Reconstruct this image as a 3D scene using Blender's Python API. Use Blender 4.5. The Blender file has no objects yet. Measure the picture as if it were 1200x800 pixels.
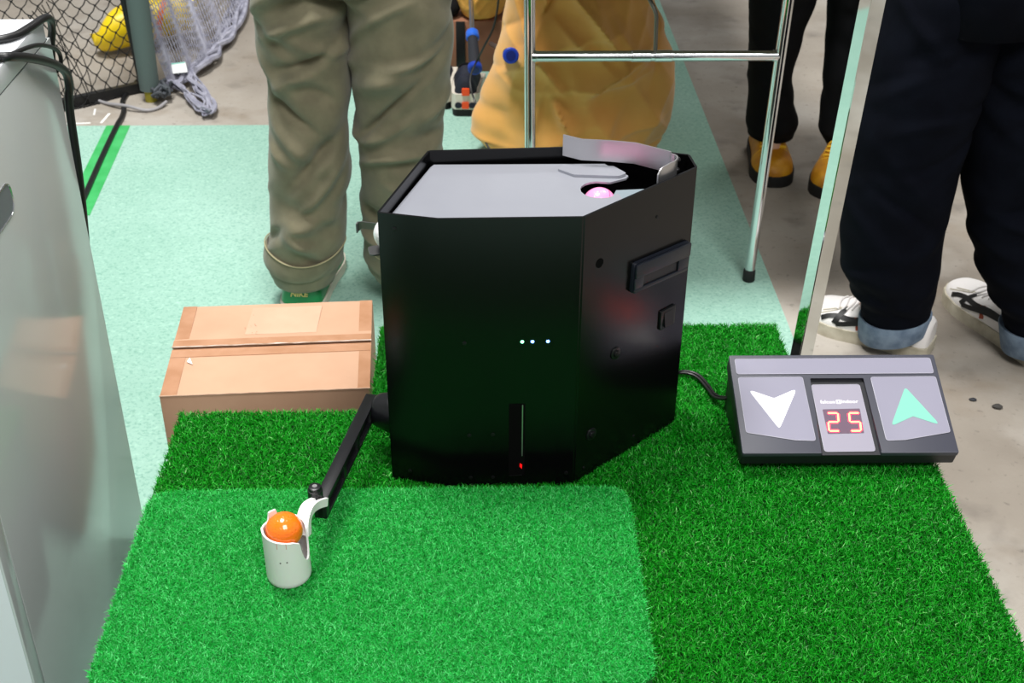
import bpy, bmesh, math, random
import numpy as np
from mathutils import Vector, Matrix, noise

random.seed(4)
RNG = np.random.default_rng(11)
SC = bpy.context.scene
COL = SC.collection

# ------------------------------------------------------------------ camera
CAM_H, PITCH, YAW, ROLL = 1.43, math.radians(32.4), math.radians(1.5), math.radians(0.35)
_f = Vector((math.sin(YAW) * math.cos(PITCH), math.cos(YAW) * math.cos(PITCH), -math.sin(PITCH)))
_r = Vector((math.cos(YAW), -math.sin(YAW), 0.0))
_u = _r.cross(_f)
_r2 = _r * math.cos(ROLL) + _u * math.sin(ROLL)
_u2 = -_r * math.sin(ROLL) + _u * math.cos(ROLL)
cam_data = bpy.data.cameras.new('camera')
cam_data.sensor_width = 36.0
cam_data.lens = 1496.0 * 36.0 / 1200.0
cam_data.clip_start = 0.05
cam = bpy.data.objects.new('camera', cam_data)
cam.matrix_world = Matrix(((_r2.x, _u2.x, -_f.x, 0), (_r2.y, _u2.y, -_f.y, 0), (_r2.z, _u2.z, -_f.z, CAM_H), (0, 0, 0, 1)))
cam_data.dof.use_dof = True
cam_data.dof.focus_distance = 1.62
cam_data.dof.aperture_fstop = 13.0
COL.objects.link(cam)
SC.camera = cam

# ------------------------------------------------------------------ world, lamps, exposure
world = bpy.data.worlds.new('hall_light')
SC.world = world
world.use_nodes = True
bg = world.node_tree.nodes['Background']
bg.inputs['Color'].default_value = (0.95, 0.98, 1.0, 1)
bg.inputs['Strength'].default_value = 0.30


def area(name, loc, target, size, power, color=(1, 1, 1)):
    d = bpy.data.lights.new(name, 'AREA')
    d.shape = 'RECTANGLE'
    d.size, d.size_y = size
    d.energy = power
    d.color = color
    o = bpy.data.objects.new(name, d)
    o.location = loc
    o.rotation_euler = (Vector(target) - Vector(loc)).to_track_quat('-Z', 'Y').to_euler()
    COL.objects.link(o)
    return o


area('hall_lamp', (-0.9, 2.3, 5.2), (-0.2, 2.0, 0.0), (1.2, 1.2), 300, (1, 0.99, 0.97))
area('hall_lamp', (0.9, -1.6, 5.0), (0.1, 1.6, 0.3), (2.0, 2.0), 200, (1, 0.99, 0.97))
area('hall_lamp', (2.6, 5.2, 5.2), (1.6, 4.0, 0.0), (1.6, 1.6), 70, (1, 0.99, 0.97))

SC.view_settings.view_transform = 'Standard'
SC.view_settings.look = 'None'
SC.view_settings.exposure = 0.18
SC.view_settings.gamma = 1.0
SC.view_settings.use_curve_mapping = False


# ------------------------------------------------------------------ materials
def lin(c):
    return tuple((x / 255 / 12.92) if x / 255 <= 0.04045 else ((x / 255 + 0.055) / 1.055) ** 2.4 for x in c)


def mat(name, rgb, rough=0.6, metal=0.0, var=None, vscale=8.0, bump=0.0, bscale=60.0, spec=0.5, coat=0.0,
        trans=0.0, ior=1.5, sheen=0.0, emit=None, estr=0.0, detail=4.0, ramp=(0.35, 0.65), sss=0.0, alpha=1.0):
    m = bpy.data.materials.new(name)
    m.use_nodes = True
    nt = m.node_tree
    b = nt.nodes['Principled BSDF']
    c = lin(rgb) + (1,)
    b.inputs['Base Color'].default_value = c
    b.inputs['Roughness'].default_value = rough
    b.inputs['Metallic'].default_value = metal
    b.inputs['Specular IOR Level'].default_value = spec
    b.inputs['IOR'].default_value = ior
    b.inputs['Coat Weight'].default_value = coat
    b.inputs['Coat Roughness'].default_value = 0.05
    b.inputs['Transmission Weight'].default_value = trans
    b.inputs['Sheen Weight'].default_value = sheen
    b.inputs['Subsurface Weight'].default_value = sss
    b.inputs['Subsurface Radius'].default_value = (0.01, 0.008, 0.006)
    b.inputs['Alpha'].default_value = alpha
    if emit:
        b.inputs['Emission Color'].default_value = lin(emit) + (1,)
        b.inputs['Emission Strength'].default_value = estr
    if var or bump:
        tc = nt.nodes.new('ShaderNodeTexCoord')
    if var:
        n = nt.nodes.new('ShaderNodeTexNoise')
        n.inputs['Scale'].default_value = vscale
        n.inputs['Detail'].default_value = detail
        nt.links.new(tc.outputs['Object'], n.inputs['Vector'])
        r = nt.nodes.new('ShaderNodeValToRGB')
        r.color_ramp.elements[0].position, r.color_ramp.elements[1].position = ramp
        r.color_ramp.elements[0].color = c
        r.color_ramp.elements[1].color = lin(var) + (1,)
        nt.links.new(n.outputs['Fac'], r.inputs['Fac'])
        nt.links.new(r.outputs['Color'], b.inputs['Base Color'])
    if bump:
        n2 = nt.nodes.new('ShaderNodeTexNoise')
        n2.inputs['Scale'].default_value = bscale
        n2.inputs['Detail'].default_value = 3
        nt.links.new(tc.outputs['Object'], n2.inputs['Vector'])
        bp = nt.nodes.new('ShaderNodeBump')
        bp.inputs['Strength'].default_value = bump
        bp.inputs['Distance'].default_value = 0.004
        nt.links.new(n2.outputs['Fac'], bp.inputs['Height'])
        nt.links.new(bp.outputs['Normal'], b.inputs['Normal'])
    return m


def mix_layers(name, base, layers, rough=0.85, bump=0.2, bscale=200.0):
    """base colour with several noise-masked stain layers: (rgb, scale, lo, hi, amount)"""
    m = bpy.data.materials.new(name)
    m.use_nodes = True
    nt = m.node_tree
    b = nt.nodes['Principled BSDF']
    b.inputs['Roughness'].default_value = rough
    tc = nt.nodes.new('ShaderNodeTexCoord')
    prev = None
    for i, (rgb, sc, lo, hi, amt) in enumerate(layers):
        n = nt.nodes.new('ShaderNodeTexNoise')
        n.inputs['Scale'].default_value = sc
        n.inputs['Detail'].default_value = 6
        mp = nt.nodes.new('ShaderNodeMapping')
        mp.inputs['Location'].default_value = (3.1 * i, 1.7 * i, 0.4 * i)
        nt.links.new(tc.outputs['Object'], mp.inputs['Vector'])
        nt.links.new(mp.outputs['Vector'], n.inputs['Vector'])
        mr = nt.nodes.new('ShaderNodeMapRange')
        mr.inputs['From Min'].default_value = lo
        mr.inputs['From Max'].default_value = hi
        mr.inputs['To Max'].default_value = amt
        nt.links.new(n.outputs['Fac'], mr.inputs['Value'])
        mx = nt.nodes.new('ShaderNodeMix')
        mx.data_type = 'RGBA'
        if prev is None:
            mx.inputs['A'].default_value = lin(base) + (1,)
        else:
            nt.links.new(prev, mx.inputs['A'])
        mx.inputs['B'].default_value = lin(rgb) + (1,)
        nt.links.new(mr.outputs['Result'], mx.inputs['Factor'])
        prev = mx.outputs['Result']
    nt.links.new(prev, b.inputs['Base Color'])
    n2 = nt.nodes.new('ShaderNodeTexNoise')
    n2.inputs['Scale'].default_value = bscale
    nt.links.new(tc.outputs['Object'], n2.inputs['Vector'])
    bp = nt.nodes.new('ShaderNodeBump')
    bp.inputs['Strength'].default_value = bump
    bp.inputs['Distance'].default_value = 0.003
    nt.links.new(n2.outputs['Fac'], bp.inputs['Height'])
    nt.links.new(bp.outputs['Normal'], b.inputs['Normal'])
    return m


def turf_mat(name, stops, rough=0.55, spec=0.4):
    """blade colour by a per-blade random attribute"""
    m = bpy.data.materials.new(name)
    m.use_nodes = True
    nt = m.node_tree
    b = nt.nodes['Principled BSDF']
    b.inputs['Roughness'].default_value = rough
    b.inputs['Specular IOR Level'].default_value = spec
    a = nt.nodes.new('ShaderNodeAttribute')
    a.attribute_name = 'tone'
    r = nt.nodes.new('ShaderNodeValToRGB')
    els = r.color_ramp.elements
    while len(els) < len(stops):
        els.new(0.5)
    for e, (p, c) in zip(els, stops):
        e.position = p
        e.color = lin(c) + (1,)
    nt.links.new(a.outputs['Fac'], r.inputs['Fac'])
    nt.links.new(r.outputs['Color'], b.inputs['Base Color'])
    return m


M = {}
M['concrete'] = mix_layers('concrete', (160, 152, 141), [((120, 111, 100), 1.3, 0.42, 0.66, 0.85), ((184, 179, 172), 3.0, 0.48, 0.72, 0.7), ((122, 106, 86), 5.0, 0.56, 0.72, 0.5),
                           ((104, 97, 90), 9.0, 0.58, 0.75, 0.55), ((84, 78, 72), 60.0, 0.62, 0.75, 0.5)], 0.8, 0.25, 120)
M['mint'] = mix_layers('mint_felt', (144, 184, 168), [((162, 198, 184), 2.0, 0.4, 0.7, 0.8), ((98, 148, 130), 160.0, 0.5, 0.7, 0.6), ((176, 216, 198), 90.0, 0.55, 0.75, 0.5)], 0.95, 0.35, 400)
M['green_tape'] = mat('green_tape', (54, 168, 88), 0.35, var=(70, 182, 104), vscale=20)
M['bright_turf'] = turf_mat('bright_turf', [(0, (4, 122, 30)), (0.35, (16, 166, 54)), (0.75, (32, 192, 76)), (1, (104, 222, 132))])
M['dark_turf'] = turf_mat('dark_turf', [(0, (2, 80, 4)), (0.45, (6, 132, 14)), (0.85, (22, 162, 28)), (0.985, (60, 186, 56)), (1, (150, 216, 136))], 0.45, 0.3)
M['turf_backing'] = mat('turf_backing', (4, 70, 12), 0.9, var=(2, 46, 8), vscale=200)
M['turf_backing_bright'] = mat('turf_backing_bright', (6, 106, 30), 0.9, var=(4, 84, 22), vscale=300)
M['platform_side'] = mat('platform_side', (92, 100, 96), 0.85, var=(70, 78, 74), vscale=6)
M['black_board'] = mat('black_board', (26, 28, 30), 0.6, var=(36, 38, 40), vscale=20)
M['card'] = mat('cardboard', (182, 142, 114), 0.78, var=(192, 153, 125), vscale=7, bump=0.05, bscale=90)
M['card_dark'] = mat('cardboard_edge', (150, 104, 72), 0.85, var=(176, 126, 90), vscale=30)
M['card_label'] = mat('cardboard_label', (198, 164, 138), 0.7, var=(192, 156, 130), vscale=14)
M['pack_tape'] = mat('packing_tape', (170, 125, 94), 0.25, var=(184, 140, 110), vscale=22, coat=0.25)
M['tape_edge'] = mat('tape_glint', (242, 234, 226), 0.25, var=(176, 146, 120), vscale=26)
M['paper_white'] = mat('paper_white', (238, 238, 236), 0.7)
M['machine_black'] = mat('machine_black_paint', (6, 6, 7), 0.22, spec=0.34, bump=0.02, bscale=900)
M['black_plastic'] = mat('black_plastic', (16, 17, 20), 0.35, spec=0.45)
M['navy_plastic'] = mat('handle_plastic', (24, 28, 38), 0.38, spec=0.5)
M['void'] = mat('dark_inside', (3, 3, 3), 0.9, spec=0.1)
M['screw'] = mat('screw_steel', (46, 46, 48), 0.35, 0.8)
M['tray'] = mat('tray_sheet', (160, 162, 170), 0.14, 0.3, spec=0.6, var=(154, 156, 165), vscale=5)
M['tray_low'] = mat('tray_lower_sheet', (150, 164, 172), 0.3, 0.4)
M['alu'] = mat('brushed_aluminium', (196, 194, 196), 0.32, 0.9, bump=0.03, bscale=400)
M['dull_alu'] = mat('dull_aluminium', (112, 112, 112), 0.35, 0.85)
M['alu_edge'] = mat('cut_aluminium_edge', (236, 236, 238), 0.2, 1.0)
M['white_plastic'] = mat('white_printed_plastic', (236, 236, 234), 0.42, sss=0.15)
M['orange_ball'] = mat('orange_ball', (255, 120, 22), 0.18, spec=0.6, coat=0.4)
M['pink_ball'] = mat('pink_ball', (248, 150, 198), 0.25, coat=0.3)
M['pink_mark'] = mat('pink_ball_stripe', (226, 92, 150), 0.3)
M['white_ball'] = mat('white_ball', (240, 240, 240), 0.25, coat=0.3)
M['led_green'] = mat('led_green', (170, 255, 220), 0.4, emit=(120, 255, 190), estr=7)
M['led_blue'] = mat('led_blue', (150, 190, 255), 0.4, emit=(90, 150, 255), estr=9)
M['led_red'] = mat('led_red', (160, 10, 10), 0.4, emit=(255, 20, 20), estr=1.0)
M['ctrl'] = mat('controller_slate', (58, 59, 70), 0.5, bump=0.06, bscale=700)
M['ctrl_low'] = mat('controller_base', (24, 24, 30), 0.55, bump=0.06, bscale=700)
M['ctrl_panel'] = mat('controller_panel', (134, 132, 148), 0.42, bump=0.04, bscale=900)
M['ctrl_panel_mid'] = mat('controller_panel_mid', (146, 142, 156), 0.42, bump=0.04, bscale=900)
M['ctrl_edge'] = mat('controller_panel_rim', (176, 174, 186), 0.4)
M['arrow_white'] = mat('arrow_white', (250, 250, 252), 0.5)
M['arrow_mint'] = mat('arrow_mint', (118, 190, 168), 0.5)
M['disp'] = mat('display_window', (104, 84, 100), 0.3)
M['seg_glow'] = mat('segment_red', (255, 30, 70), 0.5, emit=(255, 30, 70), estr=2.6)
M['seg_core'] = mat('segment_core', (255, 190, 120), 0.5, emit=(255, 66, 36), estr=14.0)
M['print_white'] = mat('white_print', (244, 242, 246), 0.5)
M['khaki'] = mat('khaki_twill', (118, 112, 88), 0.85, var=(104, 99, 77), vscale=25, bump=0.12, bscale=500, sheen=0.2)
M['khaki_edge'] = mat('khaki_hem', (168, 158, 124), 0.85)
M['navy'] = mat('dark_navy_denim', (7, 9, 17), 0.95, var=(10, 13, 22), vscale=20, bump=0.1, bscale=500, spec=0.08)
M['denim'] = mat('washed_denim', (92, 110, 132), 0.9, var=(122, 140, 160), vscale=40, bump=0.2, bscale=400)
M['black_cloth'] = mat('black_cloth', (8, 8, 10), 0.9, var=(12, 12, 15), vscale=20, spec=0.2)
M['skin'] = mat('skin', (214, 168, 140), 0.55, sss=0.1)
M['shirt_grey'] = mat('grey_shirt', (120, 122, 128), 0.9)
M['shirt_navy'] = mat('navy_shirt', (24, 28, 44), 0.9)
M['shirt_black'] = mat('black_shirt', (14, 14, 16), 0.9)
M['hair'] = mat('black_hair', (16, 13, 12), 0.5)
M['green_shoe'] = mat('green_leather', (6, 128, 66), 0.32, coat=0.2)
M['gold_print'] = mat('gold_print', (226, 190, 120), 0.4, 0.3)
M['white_leather'] = mat('white_leather', (232, 228, 226), 0.45, bump=0.04, bscale=300)
M['cream_sole'] = mat('cream_rubber', (196, 190, 172), 0.6, var=(170, 162, 142), vscale=30)
M['shoe_black'] = mat('black_leather_stripe', (14, 14, 15), 0.5)
M['shoe_red'] = mat('rust_leather', (150, 70, 44), 0.6)
M['orange_print'] = mat('orange_print', (208, 116, 62), 0.6)
M['yellow_boot'] = mat('yellow_leather', (222, 158, 22), 0.5, var=(190, 122, 22), vscale=22)
M['yellow_lace'] = mat('yellow_lace', (248, 196, 40), 0.7)
M['black_sole'] = mat('black_rubber', (18, 17, 17), 0.7)
M['run_navy'] = mat('running_navy_mesh', (20, 24, 40), 0.8)
M['run_white'] = mat('running_white_foam', (216, 208, 194), 0.55)
M['run_orange'] = mat('running_orange', (240, 78, 22), 0.5)
M['chrome'] = mat('chrome', (220, 222, 224), 0.07, 1.0)
M['mirror'] = mat('mirror_steel', (226, 230, 228), 0.04, 1.0)
M['rubber'] = mat('rubber_foot', (14, 14, 15), 0.7)
M['orange_cloth'] = mat('orange_nonwoven', (240, 178, 94), 0.8, var=(230, 164, 78), vscale=6, bump=0.12, bscale=300, sheen=0.3)
M['pale_orange'] = mat('pale_orange_cloth', (246, 182, 88), 0.8, var=(238, 168, 74), vscale=6)
M['blue_rubber'] = mat('blue_rubber', (20, 58, 170), 0.4)
M['grip'] = mat('grip_rubber', (30, 32, 40), 0.75, bump=0.4, bscale=600)
M['steel_shaft'] = mat('steel_shaft', (150, 152, 158), 0.3, 0.9)
M['cabinet'] = mat('glossy_grey_panel', (196, 200, 198), 0.12, spec=0.42)
M['cabinet_white'] = mat('white_laminate', (226, 228, 232), 0.3)
M['cabinet_seam'] = mat('panel_seam', (70, 78, 78), 0.6)
M['cable'] = mat('black_cable', (13, 13, 14), 0.45)
M['grey_cable'] = mat('grey_cable', (150, 148, 150), 0.5)
M['post_grey'] = mat('grey_foam_sleeve', (86, 100, 98), 0.8, bump=0.05, bscale=200)
M['post_yellow'] = mat('yellow_pole_end', (160, 150, 40), 0.5)
M['black_metal'] = mat('black_metal', (14, 14, 15), 0.5)
M['net_black'] = mat('black_net_cord', (20, 19, 20), 0.8)
M['net_grey'] = mat('grey_net_cord', (132, 132, 148), 0.8, var=(166, 166, 180), vscale=30)
M['yellow'] = mat('yellow_vinyl', (244, 210, 14), 0.4)
M['orange_vinyl'] = mat('orange_vinyl', (240, 110, 20), 0.4)
M['tag'] = mat('white_tag', (236, 240, 238), 0.5)
M['teal'] = mat('teal_print', (120, 200, 184), 0.5)
M['slate_chip'] = mat('stone_chip', (40, 42, 48), 0.5)


def add_dimples(m, scale=260.0):
    nt = m.node_tree
    b = nt.nodes['Principled BSDF']
    tc = nt.nodes.new('ShaderNodeTexCoord')
    v = nt.nodes.new('ShaderNodeTexVoronoi')
    v.inputs['Scale'].default_value = scale
    v.inputs['Randomness'].default_value = 0.35
    mr = nt.nodes.new('ShaderNodeMapRange')
    mr.inputs['From Min'].default_value = 0.0
    mr.inputs['From Max'].default_value = 0.45
    bp = nt.nodes.new('ShaderNodeBump')
    bp.inputs['Strength'].default_value = 0.30
    bp.inputs['Distance'].default_value = 0.0012
    nt.links.new(tc.outputs['Object'], v.inputs['Vector'])
    nt.links.new(v.outputs['Distance'], mr.inputs['Value'])
    nt.links.new(mr.outputs['Result'], bp.inputs['Height'])
    nt.links.new(bp.outputs['Normal'], b.inputs['Normal'])


for k in ('orange_ball', 'pink_ball', 'white_ball'):
    add_dimples(M[k])

# ------------------------------------------------------------------ object helpers
ORIGIN = {}


def tag(o, label=None, cat=None, group=None, kind=None):
    if label:
        o['label'] = label
    if cat:
        o['category'] = cat
    if group:
        o['group'] = group
    if kind:
        o['kind'] = kind
    return o


def thing(name, loc, label, cat, group=None):
    o = bpy.data.objects.new(name, None)
    o.empty_display_size = 0.05
    o.location = loc
    COL.objects.link(o)
    ORIGIN[o] = Vector(loc)
    return tag(o, label, cat, group)


def link_mesh(name, me, m, parent=None, origin=None, smooth=True, auto=True):
    """mesh is given in world coordinates; the object sits at its thing's origin"""
    if parent is not None:
        org = ORIGIN[parent]
    else:
        org = Vector(origin) if origin is not None else Vector((0, 0, 0))
    me.transform(Matrix.Translation(-org))
    if m is not None and not me.materials:
        for mm in (m if isinstance(m, (list, tuple)) else [m]):
            me.materials.append(mm)
    if smooth:
        for p in me.polygons:
            p.use_smooth = True
        if auto and hasattr(me, 'set_sharp_from_angle'):
            me.set_sharp_from_angle(angle=math.radians(38))
    o = bpy.data.objects.new(name, me)
    COL.objects.link(o)
    if parent is not None:
        o.parent = parent
    else:
        o.location = org
    ORIGIN[o] = org
    return o


def obj(name, bm, m, parent=None, origin=None, smooth=True, label=None):
    bmesh.ops.recalc_face_normals(bm, faces=bm.faces)
    me = bpy.data.meshes.new(name)
    bm.to_mesh(me)
    bm.free()
    o = link_mesh(name, me, m, parent, origin, smooth)
    if label:
        o['label'] = label
    return o


def box(bm, lo, hi, bevel=0.0, seg=2, mtx=None):
    v = [bm.verts.new((x, y, z)) for x in (lo[0], hi[0]) for y in (lo[1], hi[1]) for z in (lo[2], hi[2])]
    f = [(0, 1, 3, 2), (4, 6, 7, 5), (0, 4, 5, 1), (2, 3, 7, 6), (0, 2, 6, 4), (1, 5, 7, 3)]
    faces = [bm.faces.new([v[i] for i in q]) for q in f]
    vs = set(v)
    if bevel:
        es = set(e for fc in faces for e in fc.edges)
        r = bmesh.ops.bevel(bm, geom=list(es), offset=bevel, segments=seg, affect='EDGES', profile=0.5)
        vs = set(r['verts']) | set(x for x in v if x.is_valid)
    if mtx is not None:
        for x in vs:
            x.co = mtx @ x.co
    return bm


def prism(bm, pts, z0, z1, bevel=0.0, mtx=None, seg=2):
    bot = [bm.verts.new((p[0], p[1], z0)) for p in pts]
    top = [bm.verts.new((p[0], p[1], z1)) for p in pts]
    n = len(pts)
    fs = [bm.faces.new(list(reversed(bot))), bm.faces.new(top)]
    for i in range(n):
        fs.append(bm.faces.new((bot[i], bot[(i + 1) % n], top[(i + 1) % n], top[i])))
    vs = set(bot + top)
    if bevel:
        r = bmesh.ops.bevel(bm, geom=list(fs[1].edges), offset=bevel, segments=seg, affect='EDGES', profile=0.5)
        vs = set(r['verts']) | set(x for x in bot + top if x.is_valid)
    if mtx is not None:
        for x in vs:
            x.co = mtx @ x.co
    return bm


def round_poly(pts, r, seg=5):
    out = []
    n = len(pts)
    for i in range(n):
        p, a, b = Vector(pts[i]), Vector(pts[i - 1]), Vector(pts[(i + 1) % n])
        da, db = (a - p), (b - p)
        la, lb = da.length, db.length
        da.normalize(); db.normalize()
        ang = da.angle(db)
        d = min(r / math.tan(ang / 2), la * 0.45, lb * 0.45)
        p0, p1 = p + da * d, p + db * d
        for k in range(seg + 1):
            t = k / seg
            q = p0 * (1 - t) ** 2 + p * 2 * t * (1 - t) + p1 * t * t
            out.append((q.x, q.y))
    return out


def spline(pts, n=8):
    P = [Vector(p) for p in pts]
    if len(P) < 3:
        return P
    P = [P[0] * 2 - P[1]] + P + [P[-1] * 2 - P[-2]]
    out = []
    for i in range(1, len(P) - 2):
        for k in range(n):
            t = k / n
            a, b, c, d = P[i - 1], P[i], P[i + 1], P[i + 2]
            out.append(0.5 * ((2 * b) + (c - a) * t + (2 * a - 5 * b + 4 * c - d) * t * t + (3 * b - a - 3 * c + d) * t ** 3))
    out.append(P[-2].copy())
    return out


def tube(bm, pts, r, sides=10, cap=True):
    P = [Vector(p) for p in pts]
    n = len(P)
    rr = r if isinstance(r, (list, tuple)) else [r] * n
    up = None
    rings = []
    for i in range(n):
        t = (P[min(i + 1, n - 1)] - P[max(i - 1, 0)]).normalized()
        if up is None:
            up = t.orthogonal().normalized()
        else:
            up = (up - t * up.dot(t))
            up = up.normalized() if up.length > 1e-6 else t.orthogonal().normalized()
        s = t.cross(up)
        rings.append([bm.verts.new(P[i] + (up * math.cos(2 * math.pi * k / sides) + s * math.sin(2 * math.pi * k / sides)) * rr[i]) for k in range(sides)])
    for a, b in zip(rings, rings[1:]):
        for k in range(sides):
            bm.faces.new((a[k], a[(k + 1) % sides], b[(k + 1) % sides], b[k]))
    if cap and sides > 2:
        bm.faces.new(list(reversed(rings[0])))
        bm.faces.new(rings[-1])
    return bm


def loft(bm, rings, closed=True, caps=True):
    R = [[bm.verts.new(p) for p in ring] for ring in rings]
    n = len(R[0])
    for a, b in zip(R, R[1:]):
        for k in range(n if closed else n - 1):
            bm.faces.new((a[k], a[(k + 1) % n], b[(k + 1) % n], b[k]))
    if caps:
        bm.faces.new(list(reversed(R[0])))
        bm.faces.new(R[-1])
    return R


def frame_mtx(o, x, y, z):
    return Matrix(((x[0], y[0], z[0], o[0]), (x[1], y[1], z[1], o[1]), (x[2], y[2], z[2], o[2]), (0, 0, 0, 1)))


def disc(bm, mtx, r, z0, z1, seg=24, bevel=0.0):
    prism(bm, [(r * math.cos(2 * math.pi * k / seg), r * math.sin(2 * math.pi * k / seg)) for k in range(seg)], z0, z1, bevel, mtx)


def sphere(bm, c, r, sub=4, scale=(1, 1, 1)):
    g = bmesh.ops.create_icosphere(bm, subdivisions=sub, radius=r)
    for v in g['verts']:
        v.co = Vector((v.co.x * scale[0], v.co.y * scale[1], v.co.z * scale[2])) + Vector(c)


def ribbon(bm, pts, normals, w, thick=0.0):
    rows = []
    n = len(pts)
    for i in range(n):
        t = (pts[min(i + 1, n - 1)] - pts[max(i - 1, 0)]).normalized()
        s = normals[i].cross(t).normalized()
        rows.append((bm.verts.new(pts[i] - s * w / 2), bm.verts.new(pts[i] + s * w / 2)))
    for a, b in zip(rows, rows[1:]):
        bm.faces.new((a[0], b[0], b[1], a[1]))


def strip_solid(bm, pts, h, t):
    """upright strip of metal: path pts (x,y,z of lower edge), height h, thickness t"""
    P = [Vector(p) for p in pts]
    n = len(P)
    rows = []
    for i in range(n):
        d = P[min(i + 1, n - 1)] - P[max(i - 1, 0)]
        d.z = 0
        d.normalize()
        s = Vector((-d.y, d.x, 0)) * t / 2
        hh = h[i] if isinstance(h, (list, tuple)) else h
        rows.append([bm.verts.new(P[i] - s), bm.verts.new(P[i] + s), bm.verts.new(P[i] + s + Vector((0, 0, hh))), bm.verts.new(P[i] - s + Vector((0, 0, hh)))])
    for a, b in zip(rows, rows[1:]):
        for k in range(4):
            bm.faces.new((a[k], a[(k + 1) % 4], b[(k + 1) % 4], b[k]))
    bm.faces.new(list(reversed(rows[0])))
    bm.faces.new(rows[-1])


def text_obj(name, body, size, mtx, m, parent, offset=0.0, extrude=0.0, shear=0.0, align='CENTER', space=1.0):
    cu = bpy.data.curves.new(name, 'FONT')
    cu.body = body
    cu.size = size
    cu.offset = offset
    cu.extrude = extrude
    cu.shear = shear
    cu.space_character = space
    cu.align_x = align
    cu.resolution_u = 4
    t = bpy.data.objects.new(name, cu)
    COL.objects.link(t)
    dg = bpy.context.evaluated_depsgraph_get()
    me = bpy.data.meshes.new_from_object(t.evaluated_get(dg))
    bpy.data.objects.remove(t)
    bpy.data.curves.remove(cu)
    me.materials.clear()
    me.transform(mtx)
    return link_mesh(name, me, m, parent, smooth=False)


def blades(name, m, parent, sampler, n, z, length, width, lean, curl, up=0.6):
    """artificial turf pile: n two-segment blades over the area given by sampler()"""
    xy = sampler(n)
    n = len(xy)
    ang = RNG.uniform(0, 2 * math.pi, n)
    ln = length * RNG.uniform(0.65, 1.2, n)
    le = lean * RNG.uniform(0.2, 1.3, n)
    d = np.stack([np.cos(ang), np.sin(ang)], 1)
    a2 = ang + RNG.uniform(-1.2, 1.2, n) * curl
    d2 = np.stack([np.cos(a2), np.sin(a2)], 1)
    fa = RNG.uniform(0, 2 * math.pi, n)
    s = np.stack([np.cos(fa), np.sin(fa)], 1) * (width * RNG.uniform(0.7, 1.2, n))[:, None] / 2
    zz = z(xy) if callable(z) else np.full(n, z)
    b0 = np.column_stack([xy - s, zz])
    b1 = np.column_stack([xy + s, zz])
    mid = xy + d * (ln * le * 0.4)[:, None]
    mz = zz + ln * 0.6 * np.sqrt(np.clip(1 - (le * 0.5) ** 2, 0.1, 1))
    m0 = np.column_stack([mid - s * 0.85, mz])
    m1 = np.column_stack([mid + s * 0.85, mz])
    tp = mid + d2 * (ln * (0.25 + le * 0.55))[:, None]
    tz = mz + ln * np.clip(up - 0.45 * le, -0.15, 0.6)
    t0 = np.column_stack([tp, tz])
    V = np.stack([b0, b1, m0, m1, t0], 1).reshape(-1, 3)
    org = ORIGIN[parent]
    V = V - np.array(org)
    base = np.arange(n)[:, None] * 5
    tris = np.concatenate([base + np.array([[0, 1, 3]]), base + np.array([[0, 3, 2]]), base + np.array([[2, 3, 4]])], 1).reshape(-1, 3)
    me = bpy.data.meshes.new(name)
    me.vertices.add(len(V))
    me.vertices.foreach_set('co', V.astype(np.float32).ravel())
    me.loops.add(len(tris) * 3)
    me.loops.foreach_set('vertex_index', tris.astype(np.int32).ravel())
    me.polygons.add(len(tris))
    me.polygons.foreach_set('loop_start', (np.arange(len(tris)) * 3).astype(np.int32))
    me.update(calc_edges=True)
    at = me.attributes.new('tone', 'FLOAT', 'POINT')
    tone = np.repeat(np.clip(RNG.uniform(0, 1, n), 0, 1), 5)
    at.data.foreach_set('value', tone.astype(np.float32))
    me.materials.append(m)
    o = bpy.data.objects.new(name, me)
    COL.objects.link(o)
    o.parent = parent
    ORIGIN[o] = org
    o['kind'] = 'stuff'
    return o


# ================================================================== SETTING
bm = bmesh.new()
box(bm, (-9, -4, -0.2), (9, 14, 0.0))
floor = obj('floor', bm, M['concrete'], smooth=False)
tag(floor, 'stained grey concrete hall floor', None, kind='structure')
bm = bmesh.new()
box(bm, (-9, -4, 7.0), (9, 14, 7.2))
for k in range(6):
    box(bm, (-9, -2.6 + 2.6 * k, 6.7), (9, -2.3 + 2.6 * k, 7.0))
ceil_ = obj('ceiling', bm, mat('hall_ceiling', (205, 206, 208), 0.8), smooth=False)
tag(ceil_, 'pale hall ceiling with beams', None, kind='structure')

# mint carpet: one sheet with a longer right-hand run
bm = bmesh.new()
prism(bm, [(-3.0, -0.6), (0.63, -0.6), (0.65, 2.3), (0.64, 5.6), (-0.47, 5.6), (-0.47, 3.402), (-3.0, 3.402)], 0.0, 0.004)
o = obj('carpet', bm, M['mint'], smooth=False)
tag(o, 'pale mint green felt carpet laid over the concrete floor', 'carpet')

# ================================================================== TURF PLATFORM
P = 0.38
plat = thing('turf_platform', (0.09, 1.1, 0), 'long low platform topped with dark green artificial turf under the black machine', 'platform')
bm = bmesh.new()
box(bm, (-0.425, 0.62, 0.0), (0.602, 1.476, 0.366), 0.004)
obj('plinth', bm, M['platform_side'], plat, label='grey plinth under the turf')
bm = bmesh.new()
box(bm, (-0.428, 0.617, 0.366), (0.605, 1.479, 0.371), 0.0015)
obj('turf_backing', bm, M['turf_backing'], plat)


def rect_sampler(x0, x1, y0, y1, holes=()):
    def f(n):
        q = np.column_stack([RNG.uniform(x0, x1, n), RNG.uniform(y0, y1, n)])
        for (a, b, c, d) in holes:
            q = q[~((q[:, 0] > a) & (q[:, 0] < b) & (q[:, 1] > c) & (q[:, 1] < d))]
        return q
    return f


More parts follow.
